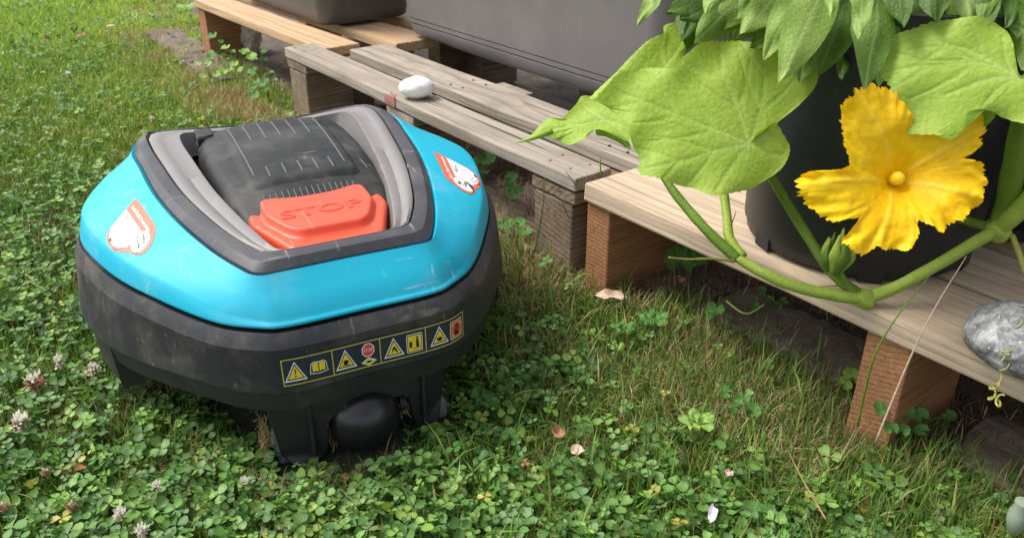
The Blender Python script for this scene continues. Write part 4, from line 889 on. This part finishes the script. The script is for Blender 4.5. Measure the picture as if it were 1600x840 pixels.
LF = [ # base px, tip px, width px, depth, material
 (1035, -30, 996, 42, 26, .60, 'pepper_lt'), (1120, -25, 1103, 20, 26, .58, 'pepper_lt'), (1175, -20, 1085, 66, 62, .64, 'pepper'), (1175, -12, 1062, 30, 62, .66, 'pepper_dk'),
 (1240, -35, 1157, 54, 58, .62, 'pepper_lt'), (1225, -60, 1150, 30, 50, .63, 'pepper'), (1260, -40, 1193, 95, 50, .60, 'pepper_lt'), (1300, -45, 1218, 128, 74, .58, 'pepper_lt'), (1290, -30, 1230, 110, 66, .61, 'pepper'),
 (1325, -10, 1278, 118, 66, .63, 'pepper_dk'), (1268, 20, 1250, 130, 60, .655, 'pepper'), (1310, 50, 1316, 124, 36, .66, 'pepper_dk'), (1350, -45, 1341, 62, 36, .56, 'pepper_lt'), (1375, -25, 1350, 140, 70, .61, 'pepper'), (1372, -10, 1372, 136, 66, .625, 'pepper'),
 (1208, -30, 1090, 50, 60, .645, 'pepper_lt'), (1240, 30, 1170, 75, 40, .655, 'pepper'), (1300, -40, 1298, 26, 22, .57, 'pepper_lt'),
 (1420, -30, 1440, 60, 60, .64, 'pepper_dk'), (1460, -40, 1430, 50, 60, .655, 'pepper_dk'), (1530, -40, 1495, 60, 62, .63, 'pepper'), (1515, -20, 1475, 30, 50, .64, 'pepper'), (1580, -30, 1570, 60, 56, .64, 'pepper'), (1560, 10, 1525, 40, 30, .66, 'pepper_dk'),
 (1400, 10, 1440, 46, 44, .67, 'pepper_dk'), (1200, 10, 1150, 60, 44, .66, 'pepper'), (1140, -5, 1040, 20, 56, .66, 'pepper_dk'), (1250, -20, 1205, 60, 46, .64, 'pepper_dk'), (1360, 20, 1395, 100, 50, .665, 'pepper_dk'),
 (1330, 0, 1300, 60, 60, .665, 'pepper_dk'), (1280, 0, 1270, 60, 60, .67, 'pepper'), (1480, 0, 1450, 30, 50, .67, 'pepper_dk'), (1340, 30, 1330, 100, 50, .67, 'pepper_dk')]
for bx, tx, ty, wpx, mk in ((1395, 1412, 44, 46, 'pepper_dk'), (1425, 1405, 30, 40, 'pepper'), (1450, 1462, 36, 50, 'pepper_dk'), (1478, 1452, 26, 44, 'pepper'), (1500, 1512, 40, 56, 'pepper_lt'), (1530, 1546, 46, 50, 'pepper_dk'), (1556, 1532, 38, 40, 'pepper'), (1578, 1590, 60, 52, 'pepper'), (1602, 1572, 44, 50, 'pepper_dk')):
    LF.append((bx, random.uniform(-70, -40), tx, ty, wpx, random.uniform(.60, .622), mk))
for k in range(34):
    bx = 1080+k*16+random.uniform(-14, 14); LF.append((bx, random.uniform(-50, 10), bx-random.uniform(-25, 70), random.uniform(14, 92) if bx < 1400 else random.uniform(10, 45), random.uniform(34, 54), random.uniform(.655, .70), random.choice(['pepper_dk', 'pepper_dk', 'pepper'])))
for bx, by, tx, ty, wpx, d, mk in LF:
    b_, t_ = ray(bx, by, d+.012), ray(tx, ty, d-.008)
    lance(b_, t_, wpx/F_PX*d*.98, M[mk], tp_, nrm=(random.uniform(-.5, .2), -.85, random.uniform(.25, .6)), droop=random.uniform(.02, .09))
for p in ([(1080, -60, .66), (1180, -20, .665), (1260, -20, .66)], [(1240, -60, .65), (1290, -10, .66), (1330, 60, .685), (1350, 160, .73)], [(1340, -70, .63), (1370, -20, .66), (1400, 60, .69), (1400, 160, .74)], [(1500, -60, .67), (1440, 4, .67), (1380, 6, .66)], [(1540, -50, .67), (1520, 6, .68), (1585, 8, .67)]):
    tube('stem', [ray(*q) for q in p], [.0028, .0032, .0036], M['stem_dk'], tp_, 8)
# ================================================================= LOW GROWTH
SQ = 1.0
ma, mb = math.cos(MR), math.sin(MR)
def mow_local(X, Y): dx, dy = X-MOW.x, Y-MOW.y; return dx*ma+dy*mb, -dx*mb+dy*ma
def pal_local(X, Y): dx, dy = X-A0.x, Y-A0.y; return dx*AV.x+dy*AV.y, dx*NV.x+dy*NV.y
SX, SY = seam[:, 0], seam[:, 1]
def inside_body(u, v, grow=0.0):
    w_ = np.interp(v, [-.013, .022, .072, .134, .205, .27, .345, .41, .44], [.08, .112, .15, .18, .196, .194, .178, .13, 0], left=-1, right=-1); return np.abs(u) < w_+grow
def nfield(X, Y, sc, off):
    return np.array([noise.noise(Vector((x*sc, y*sc, off))) for x, y in zip(X, Y)])
def visible(X, Y, m_=60):
    d = Y*math.cos(PITCH)+(-CAMH)*(-math.sin(PITCH)); u = Y*math.sin(PITCH)-CAMH*math.cos(PITCH)
    px = CX+F_PX*X/d; py = CY-F_PX*u/d; return (px > -m_) & (px < 1600+m_) & (py > -m_) & (py < 840+m_*2.2) & (d > .1)
def scatter(n_, ymax=3.6, pw=1.0):
    """points denser near the viewer"""
    t = rng.random(n_); Y = .36*(ymax/.36)**(t**pw); X = (rng.random(n_)*1.9-.95)*Y*1.05; return X, Y
def keep(X, Y):
    s_, n_ = pal_local(X, Y); u, v = mow_local(X, Y)
    edge = .03+.05*nfield(X, Y, 9, 3)+.035*(s_ > .95)+.05*(s_ < -.05)
    k = visible(X, Y) & ~((s_ > -.75) & (n_ > edge)) & ~((s_ <= -.75) & (n_ > .02+edge+(-.75-s_)*.2))
    caster_ = (np.abs(u) < .084) & (v > -.006) & (v < .065); deep = inside_body(u, v, -.05) & (v > .05); wheels_ = (np.abs(np.abs(u)-.135) < .03) & (v > .2) & (v < .4)
    caster_ |= (np.abs(u+.003) < .034) & (v > -.030) & (v < .05)
    return k & ~caster_ & ~deep & ~wheels_
def gzv(X, Y): return np.array([gz(x, y) for x, y in zip(X, Y)])
def under_h(X, Y):
    u, v = mow_local(X, Y); fr = (np.abs(u) < .115) & (v > -.05) & (v < .1); return np.where(fr, .32, np.where(inside_body(u, v, .0), .6, 1.0))
def palette(n_, cols, wts, jit=.14):
    C_ = np.array(cols)[rng.choice(len(cols), n_, p=np.array(wts)/sum(wts))]; return C_*(1+rng.normal(0, jit, (n_, 1)))*(1+rng.normal(0, .05, (n_, 3)))
def clover(n_):
    X, Y = scatter(n_, 3.5, 1.0); X = np.r_[X, rng.uniform(-2.2, 0, 12000)]; Y = np.r_[Y, rng.uniform(1.2, 3.5, 12000)]; k = keep(X, Y); X, Y = X[k], Y[k]
    s_, n2 = pal_local(X, Y); f = nfield(X, Y, 5, 7)+.5*nfield(X, Y, 14, 2)
    # dense on the left and in front of the mower, thinner to the right and by the pallets
    right = np.clip((X+.12)/.25, 0, 1); dens = .74-.36*right + .7*f - .45*np.clip((Y-.95)/.3, 0, 1) - np.clip((n2+.16)/.16, 0, 1)*.55*(Y < 2) + .12*(Y > 1.2)
    k = rng.random(len(X)) < np.clip(dens, .05, 1); X, Y = X[k], Y[k]; n_ = len(X)
    h = (.008+.022*rng.random(n_)**1.0)*under_h(X, Y)*np.where(Y > 1.3, .9, 1); z0 = gzv(X, Y)
    size = (.0040+.0062*rng.random(n_)**1.4)*np.where(Y > 1.3, .85, 1)
    tiltd = rng.random(n_)*2*math.pi; tl = np.abs(rng.normal(0, .50, n_)); az = rng.random(n_)*2*math.pi
    lean = np.stack([np.cos(tiltd), np.sin(tiltd)], 1)*(h*.45)[:, None]
    top = np.stack([X+lean[:, 0], Y+lean[:, 1], z0+h], 1)
    nz = np.stack([np.sin(tl)*np.cos(tiltd), np.sin(tl)*np.sin(tiltd), np.cos(tl)], 1)
    e1 = np.cross(nz, np.array([0, 0, 1.])+rng.normal(0, .01, (n_, 3))); e1 /= np.linalg.norm(e1, axis=1, keepdims=True); e2 = np.cross(nz, e1)
    base = palette(n_, [(.085, .185, .036), (.125, .24, .05), (.055, .13, .028), (.18, .30, .055), (.14, .24, .085), (.32, .30, .06), (.26, .14, .05)], [30, 26, 20, 12, 10, 1.3, .8])
    # leaflet template: base, R1, R2, tip, L2, L1, centre
    T = np.array([(0, 0, 0), (.42, .40, .10), (.50, .78, .07), (0, .98, -.03), (-.50, .78, .07), (-.42, .40, .10), (0, .56, -.10), (.27, 1.0, .03), (-.27, 1.0, .03)])
    tris = np.array([(0, 1, 6), (1, 2, 6), (2, 7, 6), (7, 3, 6), (3, 8, 6), (8, 4, 6), (4, 5, 6), (5, 0, 6)])
    Vs, Ls, Cs = [], [], []; off = 0
    for q in range(3):
        a = az+q*2*math.pi/3+rng.normal(0, .12, n_); dr = e1*np.cos(a)[:, None]+e2*np.sin(a)[:, None]; sdv = np.cross(dr, nz)
        fold = rng.uniform(.4, 1.9, n_); drp = rng.normal(0, .18, n_); sz = size*rng.uniform(.85, 1.12, n_)
        P = top[:, None]+sz[:, None, None]*(sdv[:, None]*(T[None, :, 0, None]*1.0)+dr[:, None]*(T[None, :, 1, None]+.05)+nz[:, None]*(T[None, :, 2, None]*fold[:, None, None]+(T[None, :, 1, None]**2)*drp[:, None, None]))
        Vs.append(P.reshape(-1, 3)); L_ = (tris[None]+(np.arange(n_)*9)[:, None, None]+off).reshape(-1); Ls.append(L_); off += n_*9
        c = base[:, None]*(np.array([.95, 1, 1, 1, 1, 1, 1.22, 1, 1])[None, :, None])*rng.uniform(.9, 1.1, (n_, 1, 1)); Cs.append(c.reshape(-1, 3))
    # petioles as thin tapering strips of two triangles
    w_ = .0006; foot = np.stack([X, Y, z0-.004], 1); sd2 = np.stack([-np.sin(tiltd+1), np.cos(tiltd+1), 0*X], 1)*w_
    P = np.stack([foot-sd2, foot+sd2, top], 1); Vs.append(P.reshape(-1, 3)); Ls.append((np.arange(3)[None]+(np.arange(n_)*3)[:, None]+off).reshape(-1)); Cs.append(np.repeat(base*.9, 3, axis=0))
    V = np.concatenate(Vs); L_ = np.concatenate(Ls); o = fast_mesh('clover', V, L_, np.arange(0, len(L_), 3), np.clip(np.concatenate(Cs), 0, 1), M['clover'])
    tag(o, 'dense green clover growing through the lawn', 'clover', kind='stuff'); print('clover', n_, len(L_)//3)
def blades(name, label, X, Y, L, W, cols, lean_s, mat, cat, zoff=0.0):
    n_ = len(X); z0 = gzv(X, Y)-.003+zoff; az = rng.random(n_)*2*math.pi; d = np.stack([np.cos(az), np.sin(az), 0*az], 1)
    ln = np.abs(rng.normal(0, lean_s, n_)); up = np.array([0, 0, 1.]); tw = rng.normal(0, .5, n_)
    sdv = np.stack([-np.sin(az+tw), np.cos(az+tw), 0*az], 1)
    Vs = []; th = ln*.35; p = np.stack([X, Y, z0], 1)
    prof = [1, .9, .62]
    for k in range(3):
        Vs += [p-sdv*(W*prof[k]/2)[:, None], p+sdv*(W*prof[k]/2)[:, None]]
        p = p+(d*np.sin(th)[:, None]+up*np.cos(th)[:, None])*(L/3)[:, None]; th = np.minimum(th+ln*.55, 1.75)
    Vs.append(p); P = np.stack(Vs, 1); P[:, :, 2] = np.maximum(P[:, :, 2], z0[:, None]+.0005)
    q = np.array([0, 1, 3, 2, 2, 3, 5, 4]); t3 = np.array([4, 5, 6]); b = (np.arange(n_)*7)[:, None]
    Lp = np.concatenate([q[None]+b, t3[None]+b], 1).reshape(-1); st = (np.arange(n_)*11)[:, None]+np.array([0, 4, 8])[None]
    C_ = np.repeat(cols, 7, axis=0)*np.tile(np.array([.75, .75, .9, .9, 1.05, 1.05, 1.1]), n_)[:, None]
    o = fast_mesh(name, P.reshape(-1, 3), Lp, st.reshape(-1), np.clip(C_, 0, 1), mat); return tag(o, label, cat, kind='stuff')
GRN = [(.09, .185, .028), (.13, .24, .038), (.055, .125, .020), (.19, .29, .05), (.24, .28, .07), (.36, .29, .12)]
def grass():
    X, Y = scatter(260000, 3.6, 1.0); X2 = rng.uniform(-2.6, .2, 330000); Y2 = rng.uniform(1.15, 3.7, 330000); X = np.r_[X, X2]; Y = np.r_[Y, Y2]; k = keep(X, Y); X, Y = X[k], Y[k]; s_, n2 = pal_local(X, Y)
    f = nfield(X[:], Y[:], 6, 21); right = np.clip((X+.15)/.3, 0, 1)
    dens = np.where(Y < 1.2, .80-.05*right, 1.)+.3*f; k = rng.random(len(X)) < dens; X, Y, f = X[k], Y[k], f[k]; n_ = len(X); s_, n2 = pal_local(X, Y)
    L = rng.uniform(.010, .034, n_)*under_h(X, Y)*np.where(Y > 1.1, .8, 1)*(1+.35*np.clip(X/.2, 0, 1)*(Y < 1.1)); W = rng.uniform(.0009, .0022, n_)*np.where(Y > 1.3, 1.2, 1)
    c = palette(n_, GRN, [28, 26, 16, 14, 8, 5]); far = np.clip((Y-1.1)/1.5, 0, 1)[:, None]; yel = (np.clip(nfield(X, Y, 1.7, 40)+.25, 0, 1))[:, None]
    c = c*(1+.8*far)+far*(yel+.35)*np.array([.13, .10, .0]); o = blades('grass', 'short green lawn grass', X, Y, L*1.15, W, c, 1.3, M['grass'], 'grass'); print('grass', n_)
    n_ = 5200; s0 = rng.uniform(.25, 1.7, n_); n0 = rng.normal(-.012, .022, n_); X = A0.x+AV.x*s0+NV.x*n0; Y = A0.y+AV.y*s0+NV.y*n0; k = visible(X, Y) & (nfield(X, Y, 10, 90) > -.1); X, Y = X[k], Y[k]; n_ = len(X)
    blades('tuft_grass', 'ragged grass tufts against the pallet blocks', X, Y, rng.uniform(.02, .055, n_), rng.uniform(.0010, .0022, n_), palette(n_, GRN, [30, 22, 18, 12, 10, 14]), 1.1, M['grass'], 'grass')
    # longer loose blades on the right, near the pallets
    n_ = 5500; X = rng.uniform(-.08, .62, n_); Y = rng.uniform(.42, 1.05, n_); k = keep(X, Y); X, Y = X[k], Y[k]; n_ = len(X)
    blades('long_grass', 'longer loose grass blades between mower and pallets', X, Y, rng.uniform(.03, .068, n_)*under_h(X, Y), rng.uniform(.0014, .0028, n_), palette(n_, GRN, [30, 30, 14, 14, 8, 6]), 1.8, M['grass'], 'grass')
def straw():
    n_ = 95000; s0 = rng.uniform(-1.0, 1.75, n_); n0 = rng.normal(-.03, .055, n_); X = A0.x+AV.x*s0+NV.x*n0; Y = A0.y+AV.y*s0+NV.y*n0
    k = keep(X, Y) & (nfield(X, Y, 7, 60) > -.18); X, Y = X[k], Y[k]; n_ = len(X); s_, _n = pal_local(X, Y)
    k = rng.random(n_) < np.where(s_ < -.25, .3, np.where(s_ < .05, 1., np.where(s_ > 1.25, .5, .85))); X, Y = X[k], Y[k]; n_ = len(X)
    blades('straw', 'dry straw coloured grass along the pallet edge', X, Y, rng.uniform(.014, .045, n_), rng.uniform(.0006, .0014, n_), palette(n_, [(.42, .33, .16), (.32, .24, .11), (.50, .42, .24), (.22, .14, .07)], [30, 26, 18, 8]), 1.5, M['straw'], 'dry grass'); print('straw', n_)
    X, Y = scatter(70000, 3.4); k = keep(X, Y) & (nfield(X, Y, 9, 80) > .06-.3*np.clip((X+.1)/.4, 0, 1)); X, Y = X[k], Y[k]; n_ = len(X)
    blades('thatch', 'scattered dry blades lying in the lawn', X, Y, rng.uniform(.01, .035, n_), rng.uniform(.0005, .0011, n_), palette(n_, [(.36, .27, .13), (.24, .155, .075), (.46, .38, .21)], [3, 3, 1]), 1.7, M['straw'], 'dry grass', .006)
    n_ = 9000; s0 = rng.uniform(.3, 1.7, n_); n0 = rng.uniform(.01, .26, n_); X = A0.x+AV.x*s0+NV.x*n0; Y = A0.y+AV.y*s0+NV.y*n0
    blades('litter', 'dry bits on the bare soil under the pallets', X, Y, rng.uniform(.006, .03, n_), rng.uniform(.0006, .0018, n_), palette(n_, [(.26, .18, .1), (.16, .1, .055), (.38, .3, .18)], [3, 3, 1]), 2.2, M['straw'], 'dry grass', .014)
clover(36000); grass(); straw()
# ---------------------------------------------------------------- weeds with round scalloped leaves
def round_leaf(c, r_, nrm, mat, parent, lobes=9, name='leaf', depth_=.10, seed_=0):
    nn = Vector(nrm).normalized(); ex = nn.cross(Vector((.3, .9, .1))).normalized(); ey = nn.cross(ex); nA, nR = 54, 8; vs, vein = [], []
    rot = random.random()*6
    for i in range(nR):
        t = i/(nR-1)
        for j in range(nA):
            a = 2*math.pi*j/nA; da = min(a, 2*math.pi-a); notch = 1-.75*math.exp(-(da/.28)**2)
            rad = r_*t*(1-depth_*abs(math.sin(lobes*a/2)))*notch; vs.append(Vector(c)+ex*(rad*math.cos(a+rot))+ey*(rad*math.sin(a+rot))+nn*(r_*(.22*t*t+.08*math.sin(3*a+rot)*t)))
            vein.append(.8*abs(math.cos(lobes*a/2))**14*(1-t*.5))
    fs = [(i*nA+j, i*nA+(j+1) % nA, (i+1)*nA+(j+1) % nA, (i+1)*nA+j) for i in range(nR-1) for j in range(nA)]
    return mesh(name, vs, fs, mat, parent, attrs={'vein': vein})
def weed(label, leaves, root, group='round leaved weeds', mat='weed', name='weed', h=None):
    t = thing(name, label, 'weed', (0, 0, 0), 0, group); rt = Vector(root)
    for x, y, rp, z in leaves:
        z += .012; c = onz(x, y, z); d = (c-Vector((0, 0, CAMH))).dot(CF); r_ = rp/F_PX*d
        round_leaf(c, r_, (random.uniform(-.35, .25), random.uniform(-.75, -.2), 1), M[mat], t)
        tube('stalk', [rt+Vector((random.uniform(-.006, .006), random.uniform(-.006, .006), -.004)), (rt+c)/2+Vector((0, 0, .3*c.z)), c-Vector((0, 0, .0005))], [.0007, .0006, .0005], M['stem_dk'], t, 5, 8)
weed('cluster of round green leaves in front of the right orange block', [(1376, 640, 15, .045), (1412, 642, 17, .035), (1437, 649, 14, .03), (1391, 668, 13, .03), (1440, 672, 12, .02), (1410, 672, 12, .025), (1483, 650, 12, .02)], onz(1405, 690, 0))
weed('round pale green leaf left of the right orange block', [(1332, 588, 17, .03), (1320, 600, 12, .02)], onz(1332, 615, 0), mat='weed_lt')
weed('upright round leaf growing between mower and grey pallet', [(760, 248, 15, .06), (745, 252, 10, .055), (757, 268, 8, .045)], onz(758, 300, 0))
weed('leafy weed left of the grey pallet block', [(799, 278, 12, .05), (803, 302, 13, .035), (793, 292, 8, .04), (815, 296, 7, .03)], onz(800, 325, 0))
weed('weed low in the grass below the grey pallet block', [(795, 350, 12, .02), (812, 348, 11, .02), (820, 362, 12, .015), (783, 352, 9, .02)], onz(808, 372, 0))
weed('small green leaf on the face of the grey block', [(877, 376, 10, .03)], onz(877, 395, 0), mat='weed_lt')
weed('dark large round leaf in shade under the pine pallet', [(1062, 408, 26, .035), (1090, 400, 20, .04)], onz(1070, 435, .0))
weed('tiny round leaf behind the mower under the grey pallet', [(524, 175, 6, .04), (451, 177, 6, .03)], onz(524, 185, 0), mat='weed_lt')
weed('round leaf in the straw in front of the edging stone', [(1117, 483, 15, .035), (1105, 493, 9, .02)], onz(1115, 510, 0))
weed('leafy tuft by the brown edging stone', [(1190, 455, 9, .02), (1202, 468, 8, .025), (1215, 478, 8, .02), (1180, 478, 8, .02), (1225, 470, 7, .02)], onz(1200, 490, 0))
weed('low leaves at the bottom right of the lawn', [(1180, 795, 14, .02), (1200, 800, 14, .02), (1175, 640, 15, .016), (1160, 622, 13, .014), (1133, 612, 12, .012)], onz(1185, 820, 0))
random.seed(21)
for k, (cx_, cy_, n_, lb) in enumerate([(345, 75, 7, 'weed clump beside the beige stone at the back'), (372, 92, 9, 'leafy weed clump left of the grey pallet corner'), (410, 100, 8, 'leafy weed clump touching the grey pallet corner'), (330, 100, 6, 'low weed clump on the mossy edging stone'), (420, 135, 7, 'weed clump just under the left grey block')]):
    weed(lb, [(cx_+random.uniform(-24, 24), cy_+random.uniform(-20, 22), random.uniform(5, 9), random.uniform(.02, .07)) for _ in range(n_)], onz(cx_, cy_+22, 0), group='weeds by the back pallet', mat=('weed', 'weed_lt')[k % 2])
# pale lobed leaf in the lawn
def lobed(label, cx_, cy_, rpx, z, mat='weed_lt', cat='weed', n_=5):
    t = thing('weed', label, cat, (0, 0, 0), 0, 'lobed weeds in the lawn'); c = onz(cx_, cy_, z); r_ = rpx/F_PX*c.y*1.1
    for k in range(n_):
        a = k*2*math.pi/n_+.4; tpv = c+Vector((math.cos(a)*r_, math.sin(a)*r_*1.0, .006)); lance(c, tpv, r_*.62, M[mat], t, nrm=(0, -.2, 1), droop=.05, nu=12, nv=7, sh=.62, fine=False)
    tube('stalk', [c-Vector((0, 0, z+.004)), c], .0008, M['stem_dk'], t, 5)
lobed('bright yellow-green lobed leaf in the middle of the right lawn', 1090, 662, 34, .035)
lobed('small bright lobed leaf right of the mower', 962, 546, 15, .035)
lobed('green lobed leaf cluster near the dry leaf', 1020, 500, 30, .03, 'weed')
lobed('broad three part leaf in the lawn below the dry leaf', 975, 515, 22, .03, 'weed')
lobed('upright plantain leaves at the top by the pallet corner', 296, 12, 20, .05, 'weed_lt')
# small green clump at pallets junction
def stalks(label, lst, mat, group='thin grass stalks', cat='grass stalk', rad=.0011):
    for lb, pts in lst:
        o = tube('grass_stalk', [ray(*p) for p in pts], [rad, rad*.8, rad*.35], M[mat], None, 6); tag(o, lb, cat, group)
stalks('', [('pale dry stalk leaning over the pine plank edge', [(1368, 690, .70), (1440, 520, .655), (1510, 400, .65)])], 'paleleaf', rad=.0010)
stalks('', [('green grass blade leaning against the pine plank edge', [(1340, 665, .72), (1365, 560, .68), (1405, 490, .665), (1452, 432, .66)]), ('green stalk standing between the two pallets', [(939, 275, .99), (938, 255, .985), (940, 244, .98)]), ('thin stalk crossing the front of the grey block', [(835, 395, 1.02), (847, 330, .99), (852, 274, .965)]), ('bent stalk beside the orange block', [(1135, 470, .85), (1165, 490, .82), (1195, 475, .80)])], 'stem_dk')
stalks('', [('dark twig across the grey block, left', [(905, 296, .96), (893, 280, .95), (884, 268, .945)]), ('dark twig in front of the grey block, lower', [(890, 342, 1.0), (882, 325, .99), (878, 318, .98)]), ('dry stem hanging below the pine plank', [(1137, 365, .79), (1145, 345, .78), (1150, 330, .77)]), ('long reddish stem in the lower right lawn', [(1290, 810, .60), (1255, 750, .64), (1232, 705, .67)])], 'dryleaf', cat='twig', group='thin twigs', rad=.0008)
# ---------------------------------------------------------------- clover flower heads
def clover_head(label, x, y, z, rpx, brown):
    c = onz(x, y, z); d = (c-Vector((0, 0, CAMH))).dot(CF); r_ = rpx/F_PX*d; t = thing('clover_flower', label, 'clover flower', c, 0, 'clover flower heads in the lawn')
    mw = leafmat('floret_white', (.80, .76, .66), (.88, .85, .78), (1, 1, 1), .5, 40, .6, 0, (1, 1, 1)) if 'floret_white' not in bpy.data.materials else bpy.data.materials['floret_white']
    for part, cnt in (('white_florets', int(42*(1-brown))), ('brown_florets', int(42*brown)+6)):
        vs, fs = [], []
        for k in range(cnt):
            if part == 'white_florets': th = random.uniform(0, 1.25)
            else: th = random.uniform(1.2, 2.5)
            ph = random.random()*6.28; dr = Vector((math.sin(th)*math.cos(ph), math.sin(th)*math.sin(ph), math.cos(th))); a = dr.cross(Vector((.1, .3, 1))).normalized()*r_*.16; b = dr.cross(a).normalized()*r_*.13
            L_ = r_*random.uniform(.8, 1.15); i = len(vs); bnd = Vector((0, 0, .25*r_ if part[0] == 'w' else -.35*r_))
            vs += [dr*r_*.25-a*.4, dr*r_*.25+a*.4, dr*L_*.75+a+b, dr*L_*.75-a+b, dr*L_+bnd*.4+a*.3, dr*L_+bnd*.4-a*.3, dr*L_*.7-b*1.6]; fs += [(i, i+1, i+2, i+3), (i+3, i+2, i+4, i+5), (i, i+6, i+1), (i+3, i+6, i), (i+1, i+6, i+2)]
        mesh(part, vs, fs, mw if part[0] == 'w' else M['dryleaf'] if brown > .5 else M['paleleaf'], t, smooth=False)
    tube('stalk', [Vector((.003, .004, -z)), Vector((.002, .001, -z*.4)), Vector((0, 0, 0))], .0008, M['stem_dk'], t, 5)
for a in [('brown wilted clover flower at the left edge under the mower corner', 55, 594, .035, 17, .75), ('white clover flower head just left of the mower', 92, 565, .035, 11, .15), ('half wilted clover flower touching the mower skirt', 146, 576, .03, 12, .45), ('white and tan clover flower low at the left edge', 32, 658, .035, 17, .35), ('white clover flower head left of bottom centre', 188, 802, .04, 12, .1), ('white clover flower head at the bottom edge', 222, 829, .04, 13, .15), ('white clover flower head above the bottom pair', 245, 760, .035, 10, .2), ('small white clover flower below the mower', 382, 753, .03, 10, .25), ('tiny purplish clover flower far behind the mower', 238, 186, .03, 5, .4), ('tiny pale clover flower at the far left lawn', 107, 116, .03, 5, .4), ('dark brown clover head near the bottom left corner', 5, 790, .03, 9, .95), ('dark brown clover head at lower left', 110, 789, .03, 9, .95), ('russet clover head among the leaves left', 72, 735, .03, 8, .95), ('russet clover head near the caster', 330, 716, .025, 10, .95)]: clover_head(*a)
# ---------------------------------------------------------------- dry leaves, petal, pod
def dryleaf(label, x, y, z, lpx, wpx, rz, mat, cat='dry leaf', name='dry_leaf'):
    c = onz(x, y, z); d = (c-Vector((0, 0, CAMH))).dot(CF); L_ = lpx/F_PX*d*1.2; v = Vector((math.cos(rz), math.sin(rz), .15))*L_/2
    o = lance(c-v, c+v, wpx/F_PX*d*1.4, M[mat], None, nrm=(0, -.5, 1), droop=.12, fold=-.9, name=name, nu=16, nv=9, sh=.45); tag(o, label, cat, 'dry leaves in the lawn' if cat == 'dry leaf' else None)
dryleaf('brown curled dry leaf in the far lawn at upper left', 127, 57, .03, 16, 8, .1, 'dryleaf'); dryleaf('tan dry leaf in the straw below the orange block', 955, 464, .025, 44, 12, -.45, 'paleleaf')
dryleaf('small tan dry leaf below centre of the lawn', 903, 704, .03, 20, 12, -.3, 'paleleaf'); dryleaf('brown dry leaf left of the tan one', 872, 676, .03, 18, 16, .8, 'dryleaf')
dryleaf('reddish dry leaf near the far left lawn', 73, 61, .03, 9, 5, .5, 'dryleaf'); dryleaf('brown speck leaf at the far top lawn', 226, 14, .03, 8, 8, 1.5, 'dryleaf'); dryleaf('reddish dried bloom beside the shaded leaf', 1064, 438, .04, 12, 14, 1.3, 'dryleaf')
dryleaf('tan curled leaf in the straw at right', 1138, 739, .03, 14, 10, .9, 'paleleaf'); dryleaf('light dry leaf by the black stems at far left lawn', 172, 42, .03, 14, 5, 0, 'paleleaf')
dryleaf('curled white petal lying in the lower right lawn', 1112, 803, .035, 30, 10, 1.25, 'feather', 'petal', 'petal')
c = onz(1592, 806, .05); t = thing('seed_pod', 'pale grey-green seed pod at the bottom right corner', 'seed pod', c)
lathe('pod', [(.001, -.018), (.005, -.014), (.0075, -.004), (.0075, .004), (.0055, .010), (.0062, .0125), (.006, .014), (.001, .0145)], M['pod'], t, 20); tube('stalk', [Vector((0, 0, -.05)), Vector((.001, 0, -.03)), Vector((0, 0, -.016))], .0011, M['stem_dk'], t, 6)
